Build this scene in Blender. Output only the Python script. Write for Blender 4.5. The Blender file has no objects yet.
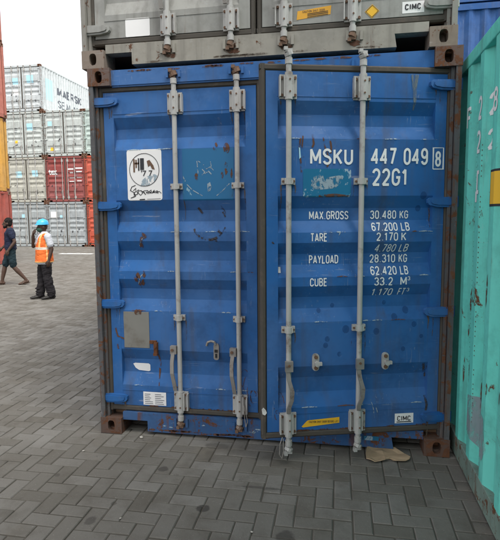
import bpy, bmesh, math, random
import numpy as np
from mathutils import Vector, Matrix, noise as mnoise
R = math.radians
random.seed(7)
S = bpy.context.scene
COL = S.collection

# ------------------------------------------------------------------ camera
CAM = Vector((1.7163, -3.2981, 1.5646)); YAW, PITCH, ROLL = .1774, -.1031, -.0077
fw = Vector((-math.sin(YAW)*math.cos(PITCH), math.cos(YAW)*math.cos(PITCH), math.sin(PITCH)))
rt = Vector((math.cos(YAW), math.sin(YAW), 0)); up = rt.cross(fw)
c_, s_ = math.cos(ROLL), math.sin(ROLL)
rt, up = rt*c_ + up*s_, -rt*s_ + up*c_
cd = bpy.data.cameras.new('camera'); cam = bpy.data.objects.new('camera', cd); COL.objects.link(cam)
cam.matrix_world = Matrix(((rt.x, up.x, -fw.x, CAM.x), (rt.y, up.y, -fw.y, CAM.y), (rt.z, up.z, -fw.z, CAM.z), (0, 0, 0, 1)))
cd.sensor_fit = 'HORIZONTAL'; cd.sensor_width = 36; cd.lens = 36.0
cd.clip_start = .05; cd.clip_end = 2000
S.camera = cam

# ------------------------------------------------------------------ sky, sun, exposure
SUN_EL, SUN_AZ = R(58), R(135)          # azimuth: direction towards the sun, from +Y clockwise
W = bpy.data.worlds.new('World'); S.world = W; W.use_nodes = True
wn, wl = W.node_tree.nodes, W.node_tree.links
bg = wn['Background']
sky = wn.new('ShaderNodeTexSky'); sky.sky_type = 'NISHITA'; sky.sun_disc = False
sky.sun_elevation = SUN_EL; sky.sun_rotation = SUN_AZ
sky.air_density = 1.0; sky.dust_density = 1.6; sky.ozone_density = 1.0
hs = wn.new('ShaderNodeHueSaturation'); hs.inputs['Saturation'].default_value = .16
wl.new(sky.outputs[0], hs.inputs['Color']); wl.new(hs.outputs[0], bg.inputs[0])
bg.inputs[1].default_value = .15
sd = bpy.data.lights.new('sun', 'SUN'); sd.energy = 1.5; sd.angle = R(26); sd.color = (1, .96, .9)
sun = bpy.data.objects.new('sun', sd); COL.objects.link(sun)
to_sun = Vector((math.sin(SUN_AZ)*math.cos(SUN_EL), math.cos(SUN_AZ)*math.cos(SUN_EL), math.sin(SUN_EL)))
sun.rotation_euler = to_sun.to_track_quat('Z', 'Y').to_euler(); sun.location = (14, -6, 20)
S.view_settings.view_transform = 'Standard'; S.view_settings.look = 'None'
S.view_settings.gamma = 1; S.view_settings.use_curve_mapping = False
S.view_settings.exposure = 1.27

# ------------------------------------------------------------------ materials
class NT:
    def __init__(s, name):
        s.m = bpy.data.materials.new(name); s.m.use_nodes = True
        s.t = s.m.node_tree; s.n = s.t.nodes; s.l = s.t.links
        s.b = s.n['Principled BSDF']
    def new(s, typ, **kw):
        n = s.n.new(typ)
        for k, v in kw.items(): setattr(n, k, v)
        return n
    def put(s, sock, v):
        if hasattr(v, 'is_output') or isinstance(v, bpy.types.NodeSocket): s.l.new(v, sock)
        else: sock.default_value = v
    def math(s, op, a, b=0., c=None, clamp=False):
        n = s.new('ShaderNodeMath', operation=op); n.use_clamp = clamp
        s.put(n.inputs[0], a); s.put(n.inputs[1], b)
        if c is not None: s.put(n.inputs[2], c)
        return n.outputs[0]
    def vmul(s, v, k):
        n = s.new('ShaderNodeVectorMath', operation='MULTIPLY'); s.put(n.inputs[0], v); n.inputs[1].default_value = k
        return n.outputs[0]
    def vadd(s, v, k):
        n = s.new('ShaderNodeVectorMath', operation='ADD'); s.put(n.inputs[0], v); s.put(n.inputs[1], k)
        return n.outputs[0]
    def noise(s, v, scale, detail=4, rough=.55, dist=0.):
        n = s.new('ShaderNodeTexNoise'); s.put(n.inputs['Vector'], v)
        n.inputs['Scale'].default_value = scale; n.inputs['Detail'].default_value = detail
        n.inputs['Roughness'].default_value = rough; n.inputs['Distortion'].default_value = dist
        return n.outputs['Fac']
    def step(s, v, a, b, lo=0., hi=1.):
        n = s.new('ShaderNodeMapRange', interpolation_type='SMOOTHSTEP')
        s.put(n.inputs['Value'], v); s.put(n.inputs['From Min'], a); s.put(n.inputs['From Max'], b)
        s.put(n.inputs['To Min'], lo); s.put(n.inputs['To Max'], hi)
        return n.outputs[0]
    def mix(s, f, a, b, mode='MIX'):
        n = s.new('ShaderNodeMix', data_type='RGBA', blend_type=mode)
        s.put(n.inputs[0], f); s.put(n.inputs[6], a); s.put(n.inputs[7], b)
        return n.outputs[2]
    def bump(s, h, strength, dist):
        n = s.new('ShaderNodeBump'); n.inputs['Strength'].default_value = strength; n.inputs['Distance'].default_value = dist
        s.put(n.inputs['Height'], h); s.l.new(n.outputs[0], s.b.inputs['Normal'])
    def out(s, col=None, rough=None, metal=None, spec=None):
        if col is not None: s.put(s.b.inputs['Base Color'], col)
        if rough is not None: s.put(s.b.inputs['Roughness'], rough)
        if metal is not None: s.put(s.b.inputs['Metallic'], metal)
        if spec is not None: s.put(s.b.inputs['Specular IOR Level'], spec)
        return s.m
def coords(t):
    tc = t.new('ShaderNodeTexCoord'); oi = t.new('ShaderNodeObjectInfo')
    r = t.math('MULTIPLY', oi.outputs['Random'], 41.)
    cb = t.new('ShaderNodeCombineXYZ'); t.put(cb.inputs[0], r); t.put(cb.inputs[1], r); t.put(cb.inputs[2], r)
    return t.vadd(tc.outputs['Object'], cb.outputs[0]), oi, tc.outputs['Object']
def rustcol(t, v):
    return t.mix(t.noise(v, 22, 6), (.045, .020, .012, 1), (.19, .082, .040, 1))
def paint_mat(name='container_paint', rough=.60, casting=False):
    """painted steel; the object's viewport colour is the paint, its alpha the amount of rust"""
    t = NT(name); v, oi, raw = coords(t)
    base = oi.outputs['Color']
    fade = t.step(t.noise(v, 1.1, 5), .3, .75)
    c = t.mix(t.math('MULTIPLY', fade, .16), base, t.mix(.55, base, (.42, .44, .44, 1)))
    # uneven, blotchy coat
    bl = t.noise(v, 4.2, 8, .72)
    c = t.mix(t.step(bl, .34, .50, .34, 0.), c, t.mix(.5, base, (.012, .014, .02, 1)))
    c = t.mix(t.step(t.noise(v, 9., 6, .7), .55, .75, 0., .14), c, t.mix(.30, base, (.5, .52, .52, 1)))
    # vertical run-off streaks and grime
    st = t.noise(t.vmul(v, (11, 11, .55)), 1., 5, .6)
    c = t.mix(t.step(st, .50, .74, 0., .42), c, (.075, .068, .058, 1))
    gr = t.noise(v, 5.5, 7, .7)
    c = t.mix(t.step(gr, .46, .70, 0., .42), c, t.mix(.5, base, (.045, .04, .035, 1)))
    # pale scuffs
    sc = t.noise(t.vmul(v, (3., 3., 26)), 1., 4, .6)
    c = t.mix(t.math('MULTIPLY', t.step(sc, .67, .72), t.step(t.noise(v, 2.3, 3), .48, .6, 0., .55)), c, t.mix(.5, base, (.5, .52, .52, 1)))
    # fine scratches
    for k3 in ((95, 95, 4.), (6., 6., 120), (70, 70, 14)):
        sn = t.noise(t.vmul(t.vadd(v, t.vmul(v, (.0, .0, .12))), k3), 1., 3, .5)
        c = t.mix(t.math('MULTIPLY', t.step(sn, .66, .70), t.step(t.noise(v, 3.1, 4), .46, .62, 0., .40)), c, t.mix(.5, base, (.40, .43, .45, 1)))
    # rust blooms, their threshold set by alpha
    th = t.math('MULTIPLY_ADD', oi.outputs['Alpha'], -.42 if not casting else -.42, .80)
    nr = t.noise(v, 13. if casting else 7.5, 10, .74, .5)
    rm = t.step(nr, th, t.math('ADD', th, .05))
    rs = t.noise(t.vmul(v, (16, 16, 1.3)), 1., 6, .65)
    rm2 = t.step(rs, t.math('ADD', th, .02), t.math('ADD', th, .12), 0., .75)
    rm = t.math('MAXIMUM', rm, rm2)
    c = t.mix(rm, c, rustcol(t, v))
    t.bump(t.math('ADD', t.math('MULTIPLY', t.noise(v, 2.6, 3), 2.4), t.math('ADD', t.math('MULTIPLY', rm, .12), t.math('MULTIPLY', t.noise(v, 60, 3), .06))), .5, .008)
    ro = t.math('ADD', t.math('MULTIPLY', rm, .35), t.step(gr, .3, .7, rough-.08, rough+.14))
    return t.out(c, ro, 0., .28)
def simple(name, col, rough=.6, var=.25, scale=12, metal=0., dirt=(.06, .05, .04), dirt_amt=.35, spec=.4, bump=0.):
    t = NT(name); v, oi, raw = coords(t)
    c = t.mix(t.math('MULTIPLY', t.noise(v, scale, 5), var*2), (*col, 1), tuple(x*.72 for x in col)+(1,))
    c = t.mix(t.step(t.noise(v, scale*.6, 7, .7), .52, .74, 0., dirt_amt), c, (*dirt, 1))
    if bump: t.bump(t.noise(v, scale*5, 4), .6, bump)
    return t.out(c, rough, metal, spec)
def worn(name, col, wear=.5, scale=9, under=None, rough=.5, streak=None, soft=.03, amt=1.):
    """a sticker or printed patch, partly scraped away"""
    t = NT(name); v, oi, raw = coords(t)
    n = t.noise(t.vmul(v, (1, 1, .7)) if streak is None else t.vmul(v, streak), scale, 7, .7, .3)
    c = t.mix(t.math('MULTIPLY', t.noise(v, 6, 4), .5), (*col, 1), tuple(x*.75 for x in col)+(1,))
    if under:
        c = t.mix(t.step(n, wear-.06, wear-.03), c, (*under, 1))
    t.out(c, rough, 0., .35)
    tr = t.new('ShaderNodeBsdfTransparent'); mx = t.new('ShaderNodeMixShader')
    t.l.new(t.step(n, wear, wear+soft, 1.-amt, 1.), mx.inputs[0])
    t.l.new(t.b.outputs[0], mx.inputs[1]); t.l.new(tr.outputs[0], mx.inputs[2])
    t.l.new(mx.outputs[0], t.n['Material Output'].inputs[0])
    return t.m
M = {}
M['paint'] = paint_mat()
M['cast'] = paint_mat('casting_paint', .62, True)
M['galv'] = simple('galvanised_rod', (.46, .455, .43), .55, .45, 11, 0., (.13, .085, .055), .85, .45, .001)
M['cam_rust'] = simple('rusted_cam', (.20, .125, .085), .8, .6, 30, 0., (.36, .34, .31), .6, .25, .002)
M['bolt'] = simple('rusty_bolt', (.16, .09, .055), .75, .4, 40)
M['worn_steel'] = simple('worn_steel', (.30, .28, .255), .5, .5, 22, .2, (.10, .055, .035), .85)
M['rust'] = simple('rusty_steel', (.15, .062, .03), .85, .6, 20, 0., (.03, .018, .012), .7, .2, .002)
M['gasket'] = simple('door_gasket', (.085, .076, .064), .8, .5, 7, 0., (.17, .135, .10), .7, .25, .002)
M['dark'] = simple('dark_rubber', (.022, .022, .022), .8)
M['plywood'] = simple('plywood_floor', (.17, .10, .055), .75, .4, 5)
M['white_ink'] = worn('white_lettering', (.80, .81, .80), .70, 26, None, .55)
M['black_ink'] = worn('black_lettering', (.03, .03, .035), .72, 30, None, .6)
M['grey_ink'] = worn('faded_lettering', (.10, .11, .13), .62, 5, None, .6)
M['white_sticker'] = worn('white_sticker', (.82, .81, .79), .74, 13, (.5, .42, .33), .5)
M['bare_patch'] = simple('faded_data_plate', (.23, .225, .20), .6, .4, 9, .1, (.10, .07, .045), .6)
M['teal_old'] = worn('teal_emblem_patch', (.010, .135, .30), .66, 4.5, (.21, .36, .44), .5)
M['teal_new'] = worn('teal_sticker', (.012, .15, .29), .60, 6, (.30, .42, .50), .45)
M['scrape'] = worn('pale_scrape', (.32, .41, .47), .46, 34, None, .7, None, .10, .9)
M['rust_scrape'] = worn('rust_scrape', (.115, .055, .033), .44, 26, None, .85, None, .14)
M['run'] = worn('grey_run_mark', (.14, .18, .19), .42, 1, None, .7, (60, 60, 9), .2, .8)
M['primer'] = worn('bare_primer_patch', (.30, .33, .36), .42, 9, None, .7, None, .22, .7)
M['clean_ink'] = worn('white_side_lettering', (.80, .81, .80), .76, 26, None, .55)
M['stain'] = worn('brown_stain', (.12, .090, .065), .40, 16, None, .85, None, .22, .8)
M['touchup'] = worn('touch_up_spot', (.010, .055, .20), .52, 20, None, .6, None, .2, .34)
M['dark_scrape'] = worn('dark_scuff', (.05, .045, .05), .46, 26, None, .8, None, .12, .9)
M['yellow'] = worn('yellow_label', (.80, .46, .03), .72, 14, (.5, .40, .2), .5)
M['orange_label'] = worn('orange_label', (.72, .36, .03), .72, 14, (.5, .4, .2), .5)
M['sky_sticker'] = worn('pale_blue_emblem', (.42, .70, .80), .68, 3, None, .5)
M['tape'] = simple('pale_seal_tag', (.75, .74, .70), .6)
M['cardboard'] = simple('cardboard', (.45, .33, .21), .85, .35, 7, 0., (.2, .14, .09), .4, .2, .001)

# ------------------------------------------------------------------ mesh helpers
class MB:
    def __init__(s): s.v = []; s.f = []; s.mi = []
    def add(s, vs, fs, mi=0):
        o = len(s.v); s.v += [tuple(p) for p in vs]
        s.f += [tuple(i+o for i in f) for f in fs]; s.mi += [mi]*len(fs); return s
    def box(s, x0, x1, y0, y1, z0, z1, mi=0):
        v = [(x, y, z) for z in (z0, z1) for y in (y0, y1) for x in (x0, x1)]
        return s.add(v, [(0, 2, 3, 1), (4, 5, 7, 6), (0, 1, 5, 4), (2, 6, 7, 3), (0, 4, 6, 2), (1, 3, 7, 5)], mi)
    def prism_y(s, pts, y0, y1, mi=0):
        """polygon in x,z (counter-clockwise seen from -y) extruded along y"""
        n = len(pts)
        v = [(x, y0, z) for x, z in pts] + [(x, y1, z) for x, z in pts]
        f = [tuple(range(n)), tuple(range(2*n-1, n-1, -1))] + [(i, i+n, (i+1) % n + n, (i+1) % n) for i in range(n)]
        return s.add(v, f, mi)
    def prism_z(s, pts, z0, z1, mi=0):
        n = len(pts)
        v = [(x, y, z0) for x, y in pts] + [(x, y, z1) for x, y in pts]
        f = [tuple(range(n-1, -1, -1)), tuple(range(n, 2*n))] + [(i, (i+1) % n, (i+1) % n + n, i+n) for i in range(n)]
        return s.add(v, f, mi)
    def tube(s, a, b, r0, r1=None, n=10, mi=0):
        r1 = r0 if r1 is None else r1
        a = Vector(a); b = Vector(b); d = (b-a).normalized()
        u = d.orthogonal().normalized(); w = d.cross(u)
        v = []
        for p, r in ((a, r0), (b, r1)):
            for k in range(n):
                t = 2*math.pi*k/n; v.append(p + u*(r*math.cos(t)) + w*(r*math.sin(t)))
        f = [(k, (k+1) % n, (k+1) % n+n, k+n) for k in range(n)] + [tuple(range(n-1, -1, -1)), tuple(range(n, 2*n))]
        return s.add(v, f, mi)
    def path(s, pts, r, n=8, mi=0):
        for a, b in zip(pts, pts[1:]): s.tube(a, b, r, r, n, mi)
        return s
    def ball(s, c, rx, ry=None, rz=None, n=10, m=7, mi=0):
        ry = rx if ry is None else ry; rz = rx if rz is None else rz
        v = [(c[0], c[1], c[2]-rz)]
        for j in range(1, m):
            p = -math.pi/2 + math.pi*j/m
            for k in range(n):
                t = 2*math.pi*k/n
                v.append((c[0]+rx*math.cos(p)*math.cos(t), c[1]+ry*math.cos(p)*math.sin(t), c[2]+rz*math.sin(p)))
        v.append((c[0], c[1], c[2]+rz)); L = len(v)-1
        f = [(0, 1+(k+1) % n, 1+k) for k in range(n)]
        for j in range(m-2):
            for k in range(n):
                a = 1+j*n; f.append((a+k, a+(k+1) % n, a+n+(k+1) % n, a+n+k))
        a = 1+(m-2)*n
        f += [(L, a+k, a+(k+1) % n) for k in range(n)]
        return s.add(v, f, mi)
    def mesh(s, name):
        me = bpy.data.meshes.new(name); me.from_pydata(s.v, [], s.f)
        if any(s.mi): me.polygons.foreach_set('material_index', s.mi)
        me.update(); return me
    def build(s, name, mats, parent=None, color=None, bevel=0., smooth=False):
        me = s.mesh(name)
        return mk(name, me, mats, parent, color, bevel, smooth)
def mk(name, me, mats=None, parent=None, color=None, bevel=0., smooth=False):
    if mats is not None:
        for m in (mats if isinstance(mats, (list, tuple)) else [mats]):
            me.materials.append(M[m] if isinstance(m, str) else m)
    o = bpy.data.objects.new(name, me); COL.objects.link(o)
    if parent: o.parent = parent
    if color: o.color = color
    if smooth: me.polygons.foreach_set('use_smooth', [True]*len(me.polygons))
    if bevel:
        b = o.modifiers.new('bevel', 'BEVEL'); b.width = bevel; b.segments = 2; b.limit_method = 'ANGLE'; b.angle_limit = R(40)
    return o
def tag(o, label=None, cat=None, group=None, kind=None):
    if label: o['label'] = label
    if cat: o['category'] = cat
    if group: o['group'] = group
    if kind: o['kind'] = kind
    return o
def empty(name, loc, label, cat, group=None):
    o = bpy.data.objects.new(name, None); COL.objects.link(o); o.location = loc; o.empty_display_size = .3
    return tag(o, label, cat, group)

# ------------------------------------------------------------------ lettering
_tx = {}
def text_mesh(body, bold=.012):
    """flat triangulated text scaled to the unit box, in x and z"""
    k = (body, bold)
    if k in _tx: return _tx[k]
    cu = bpy.data.curves.new('text', 'FONT'); cu.body = body; cu.resolution_u = 3; cu.offset = bold
    ob = bpy.data.objects.new('text', cu); COL.objects.link(ob)
    me = bpy.data.meshes.new_from_object(ob.evaluated_get(bpy.context.evaluated_depsgraph_get()))
    v = np.array([p.co[:2] for p in me.vertices]); f = [tuple(p.vertices) for p in me.polygons]
    bpy.data.objects.remove(ob); bpy.data.curves.remove(cu); bpy.data.meshes.remove(me)
    lo, hi = v.min(0), v.max(0); v = (v-lo)/(hi-lo)
    _tx[k] = (v, f); return _tx[k]
def lettering(body, x0, x1, z0, z1, parent, mat='white_ink', y=0., prof=None, slant=0., bold=.012, name='lettering', breaks=(), loc=None, rotz=0.):
    v, f = text_mesh(body, bold)
    bm = bmesh.new()
    vs = [bm.verts.new((x0+(p[0]+slant*(p[1]-.5))*(x1-x0), y, z0+p[1]*(z1-z0))) for p in v]
    for q in f:
        try: bm.faces.new([vs[i] for i in q])
        except ValueError: pass
    conform(bm, prof, breaks, y)
    me = bpy.data.meshes.new(name); bm.to_mesh(me); bm.free()
    o = mk(name, me, mat, parent)
    if loc: o.location = loc
    o.rotation_euler.z = rotz
    return o
def conform(bm, prof, breaks, y):
    if prof is None: return
    for z in breaks:
        bmesh.ops.bisect_plane(bm, geom=bm.verts[:]+bm.edges[:]+bm.faces[:], plane_co=(0, 0, z), plane_no=(0, 0, 1), dist=1e-6)
    for p in bm.verts: p.co.y = prof(p.co.z) + y
def patch(pts, parent, mat, y=0., prof=None, breaks=(), name='sticker', color=None):
    """flat printed or stuck-on patch, outline in x,z, following the panel's profile"""
    bm = bmesh.new(); bm.faces.new([bm.verts.new((x, y, z)) for x, z in pts])
    conform(bm, prof, breaks, y)
    me = bpy.data.meshes.new(name); bm.to_mesh(me); bm.free()
    return mk(name, me, mat, parent, color)
def rect(x0, x1, z0, z1, r=0.):
    if not r: return [(x0, z0), (x1, z0), (x1, z1), (x0, z1)]
    p = []
    for cx, cz, a in ((x1-r, z0+r, -90), (x1-r, z1-r, 0), (x0+r, z1-r, 90), (x0+r, z0+r, 180)):
        for k in range(4): t = R(a+30*k); p.append((cx+r*math.cos(t), cz+r*math.sin(t)))
    return p
def strip(pts, w, parent, mat, y=0., prof=None, breaks=(), name='scratch'):
    """a drawn line: thin ribbon along points in x,z"""
    L, Rr = [], []
    for i, p in enumerate(pts):
        a = Vector(pts[max(0, i-1)]); b = Vector(pts[min(len(pts)-1, i+1)]); d = (b-a).normalized(); n = Vector((-d.y, d.x))
        ww = (w if not isinstance(w, (list, tuple)) else w[i])/2
        if 0 < i < len(pts)-1:
            e_ = (Vector(pts[i])-a).normalized(); ww /= max(.55, abs(e_.dot(d)))
        L.append((p[0]+n.x*ww, p[1]+n.y*ww)); Rr.append((p[0]-n.x*ww, p[1]-n.y*ww))
    bm = bmesh.new(); vl = [bm.verts.new((x, y, z)) for x, z in L]; vr = [bm.verts.new((x, y, z)) for x, z in Rr]
    for i in range(len(pts)-1): bm.faces.new((vl[i], vr[i], vr[i+1], vl[i+1]))
    conform(bm, prof, breaks, y)
    me = bpy.data.meshes.new(name); bm.to_mesh(me); bm.free()
    return mk(name, me, mat, parent)
def ring(cx, cz, rx, rz, w, parent, mat, y=0., prof=None, breaks=(), a0=0, a1=360, name='print', n=40):
    pts = [(cx+rx*math.cos(R(a0+(a1-a0)*k/n)), cz+rz*math.sin(R(a0+(a1-a0)*k/n))) for k in range(n+1)]
    return strip(pts, w, parent, mat, y, prof, breaks, name)

def arc(cx, cy, rx, ry, a0, a1, n=10):
    return [(cx+rx*math.cos(R(a0+(a1-a0)*k/n)), cy+ry*math.sin(R(a0+(a1-a0)*k/n))) for k in range(n+1)]
GL = {  # condensed stencil-like capitals: width over height, strokes
    '0': (.44, [arc(.5, .72, .5, .28, 0, 180)+arc(.5, .28, .5, .28, 180, 360)+[(1, .72)]]),
    '1': (.30, [[(.0, .76), (.62, .98), (.62, 0)]]),
    '2': (.44, [arc(.5, .72, .5, .28, 170, -10)+[(.86, .50), (.02, .0), (1, 0)]]),
    '3': (.44, [arc(.46, .75, .48, .25, 165, -90), arc(.46, .26, .54, .26, 90, -165)]),
    '4': (.48, [[(.74, 0), (.74, 1), (0, .27), (1, .27)]]),
    '6': (.44, [arc(.5, .72, .5, .28, 20, 180)+[(0, .3)], arc(.5, .29, .5, .29, 0, 360, 16)]),
    '7': (.42, [[(0, 1), (1, 1), (.36, 0)]]),
    '8': (.44, [arc(.5, .76, .45, .24, -90, 270, 16), arc(.5, .27, .5, .27, -90, 270, 16)]),
    '9': (.44, [arc(.5, .28, .5, .28, 200, 360)+[(1, .7)], arc(.5, .71, .5, .29, 0, 360, 16)]),
    '.': (.10, [[(.5, 0), (.5, .07)]]), ' ': (.26, []),
    'A': (.50, [[(0, 0), (.5, 1), (1, 0)], [(.16, .26), (.84, .26)]]),
    'B': (.44, [[(0, 0), (0, 1), (.5, 1)]+arc(.5, .77, .45, .23, 90, -90)[1:]+[(.0, .54)], [(.5, .54)]+arc(.5, .27, .5, .27, 90, -90)[1:]+[(0, 0)]]),
    'C': (.46, [arc(.5, .72, .5, .28, 8, 180)+arc(.5, .28, .5, .28, 180, 352)]),
    'D': (.46, [[(0, 0), (0, 1), (.5, 1)]+arc(.5, .72, .5, .28, 90, 0)[1:]+arc(.5, .28, .5, .28, 0, -90)+[(0, 0)]]),
    'E': (.38, [[(1, 1), (0, 1), (0, 0), (1, 0)], [(0, .53), (.88, .53)]]),
    'F': (.38, [[(1, 1), (0, 1), (0, 0)], [(0, .52), (.86, .52)]]),
    'G': (.46, [arc(.5, .72, .5, .28, 8, 180)+arc(.5, .28, .5, .28, 180, 360)+[(1, .48), (.55, .48)]]),
    'H': (.46, [[(0, 0), (0, 1)], [(1, 0), (1, 1)], [(0, .53), (1, .53)]]),
    'I': (.10, [[(.5, 0), (.5, 1)]]),
    'K': (.48, [[(0, 0), (0, 1)], [(1, 1), (.0, .38)], [(.34, .58), (1, 0)]]),
    'L': (.38, [[(0, 1), (0, 0), (1, 0)]]),
    'M': (.60, [[(0, 0), (0, 1), (.5, .22), (1, 1), (1, 0)]]),
    'N': (.48, [[(0, 0), (0, 1), (1, 0), (1, 1)]]),
    'O': (.46, [arc(.5, .72, .5, .28, 0, 180)+arc(.5, .28, .5, .28, 180, 360)+[(1, .72)]]),
    'P': (.44, [[(0, 0), (0, 1), (.5, 1)]+arc(.5, .75, .5, .25, 90, -90)[1:]+[(0, .5)]]),
    'R': (.46, [[(0, 0), (0, 1), (.5, 1)]+arc(.5, .75, .5, .25, 90, -90)[1:]+[(0, .5)], [(.52, .5), (1, 0)]]),
    'S': (.46, [arc(.5, .75, .5, .25, 15, 190)+[(.22, .56), (.78, .44)]+arc(.5, .25, .5, .25, 10, -165)]),
    'T': (.46, [[(0, 1), (1, 1)], [(.5, 1), (.5, 0)]]),
    'U': (.46, [[(0, 1), (0, .28)]+arc(.5, .28, .5, .28, 180, 360)+[(1, 1)]]),
    'V': (.48, [[(0, 1), (.5, 0), (1, 1)]]),
    'X': (.48, [[(0, 0), (1, 1)], [(0, 1), (1, 0)]]),
    'Y': (.48, [[(0, 1), (.5, .45), (1, 1)], [(.5, .45), (.5, 0)]]),
    '[': (.22, [[(1, 1), (0, 1), (0, 0), (1, 0)]]),
}
def stencil(body, x0, x1, z0, z1, parent, mat='white_ink', y=-.0022, weight=.15, prof=None, breaks=(), name='lettering', gap=.12, slant=0., remap=None):
    """stencilled capitals filling the box x0..x1, z0..z1"""
    tot = sum(GL[c][0]+weight for c in body)+gap*(len(body)-1)
    sx = (x1-x0)/tot; h = z1-z0; w = weight*h; cx = 0.; bm = bmesh.new(); lay = 0
    for c in body:
        gw, polys = GL[c]
        for poly in polys:
            full = []
            for px, py in poly:
                q = (x0+(cx+weight/2+px*gw)*sx+slant*h*(py-.5), z0+w/2+py*(h-w))
                if not full or (Vector(q)-Vector(full[-1])).length > 1e-6: full.append(q)
            runs = [[full[0]]]                     # break the stroke at sharp corners, square its ends
            for i in range(1, len(full)):
                runs[-1].append(full[i])
                if i < len(full)-1:
                    d0 = (Vector(full[i])-Vector(full[i-1])).normalized(); d1 = (Vector(full[i+1])-Vector(full[i])).normalized()
                    if d0.dot(d1) < .6:
                        ext = w*.5*(1. if d0.dot(d1) > -.5 else .25)
                        runs[-1][-1] = tuple(Vector(full[i])+d0*ext); runs.append([tuple(Vector(full[i])-d1*ext)])
            for pts in runs:
                Lv, Rv = [], []
                for i, p in enumerate(pts):
                    a = Vector(pts[max(0, i-1)]); b2 = Vector(pts[min(len(pts)-1, i+1)])
                    if i in (0, len(pts)-1) and (Vector(pts[0])-Vector(pts[-1])).length < 1e-5: a, b2 = Vector(pts[-2]), Vector(pts[1])
                    d = (b2-a).normalized(); n = Vector((-d.y, d.x)); ww = w/2
                    # strokes that run across are kept as wide as the squeezed uprights
                    ww *= (abs(n.x)*min(1.25, max(.8, sx/h*1.0))+abs(n.y))/(abs(n.x)+abs(n.y))
                    if 0 < i < len(pts)-1:
                        e_ = (Vector(p)-Vector(pts[i-1])).normalized(); ww /= max(.5, abs(e_.dot(d)))
                    Lv.append(bm.verts.new((p[0]+n.x*ww, lay, p[1]+n.y*ww))); Rv.append(bm.verts.new((p[0]-n.x*ww, lay, p[1]-n.y*ww)))
                for i in range(len(pts)-1):
                    bm.faces.new((Lv[i], Rv[i], Rv[i+1], Lv[i+1]))
                lay -= .00025
        cx += gw+weight+gap
    if prof is not None:
        for z in breaks:
            bmesh.ops.bisect_plane(bm, geom=bm.verts[:]+bm.edges[:]+bm.faces[:], plane_co=(0, 0, z), plane_no=(0, 0, 1), dist=1e-6)
        for p in bm.verts: p.co.y += prof(p.co.z)+y
    if remap: remap(bm)
    me = bpy.data.meshes.new(name); bm.to_mesh(me); bm.free()
    return mk(name, me, mat, parent)

# ------------------------------------------------------------------ shipping container kit
CW, CH, CL = 2.438, 2.591, 6.058
RUST_CAST = (.10, .060, .045, .70)
def casting_mesh(sx, sy, sz):
    """corner fitting: local block with hand holes in its end, side and top faces; outer corner at the origin"""
    bx, by, bz = .162, .178, .118
    b = MB()
    def hole(o, u, w, inn, lu, lw, ru, rw, depth):
        o, u, w, inn = map(Vector, (o, u, w, inn)); n = 16; out, inner = [], []
        for k in range(n):
            t = 2*math.pi*(k+.5)/n; c, s = math.cos(t), math.sin(t)
            q = 1/max(abs(c)/(lu/2), abs(s)/(lw/2)); 
            out.append(o + u*(lu/2+c*q) + w*(lw/2+s*q))
            e = (abs(c)**3+abs(s)**3)**(-1/3)
            inner.append(o + u*(lu/2+c*ru*e) + w*(lw/2+s*rw*e))
        back = [p + inn*depth for p in inner]
        cor = [o, o+u*lu, o+u*lu+w*lw, o+w*lw]
        vs = out+inner+back+cor
        f = []
        for k in range(n):
            j = (k+1) % n
            f.append((k, j, n+j, n+k)); f.append((n+k, n+j, 2*n+j, 2*n+k))
        f.append(tuple(range(2*n, 3*n)))
        for k, ci in ((1, 2), (5, 3), (9, 0), (13, 1)): f.append((k, 3*n+ci, k+1))
        b.add(vs, f)
    # coordinates grow inward from the outer corner, then are flipped by the signs
    hole((0, 0, 0), (1, 0, 0), (0, 0, 1), (0, 1, 0), bx, bz, .026, .039, .10)
    hole((0, 0, 0), (0, 1, 0), (0, 0, 1), (1, 0, 0), by, bz, .030, .036, .045)
    hole((0, 0, 0), (1, 0, 0), (0, 1, 0), (0, 0, 1), bx, by, .030, .055, .035)
    b.add([(bx, 0, 0), (bx, by, 0), (bx, by, bz), (bx, 0, bz), (0, by, 0), (0, by, bz), (0, 0, bz)],
          [(0, 1, 2, 3), (4, 5, 2, 1), (6, 3, 2, 5)])
    b.v = [(x*sx, y*sy, z*sz) for x, y, z in b.v]
    me = b.mesh('corner_casting')
    bm = bmesh.new(); bm.from_mesh(me); bmesh.ops.remove_doubles(bm, verts=bm.verts, dist=1e-5)
    bmesh.ops.recalc_face_normals(bm, faces=bm.faces); bm.to_mesh(me); bm.free()
    me.materials.append(M['cast']); return me
CAST = {(sx, sy, sz): casting_mesh(sx, sy, sz) for sx in (1, -1) for sy in (1, -1) for sz in (1, -1)}
def wall_profile(L, pitch=.278, depth=.036, a=.070, sl=.068, start=0.):
    """trapezoid corrugation along t, returns (t, d) with d = 0 outer, depth = recessed"""
    pts = [(0, 0)]; t = start if start else .06
    while t + a + 2*sl + .02 < L:
        pts += [(t, 0), (t+sl, depth), (t+sl+a, depth), (t+2*sl+a, 0)]
        t += pitch
    pts.append((L, 0)); return pts
_sh = {}
def shared(key, fn):
    if key not in _sh: _sh[key] = fn()
    return _sh[key]
def side_mesh(L, H, sgn, start=0.):
    """corrugated long wall between the rails, outer face at x = 0, body behind it along +x*sgn"""
    b = MB(); p = wall_profile(L-.32, start=start)
    v = [(sgn*(.008+d), .16+t, z) for t, d in p for z in (.15, H-.09)]
    b.add(v, [(2*i, 2*i+2, 2*i+3, 2*i+1) if sgn > 0 else (2*i, 2*i+1, 2*i+3, 2*i+2) for i in range(len(p)-1)])
    me = b.mesh('side_wall'); me.materials.append(M['paint']); return me
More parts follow.
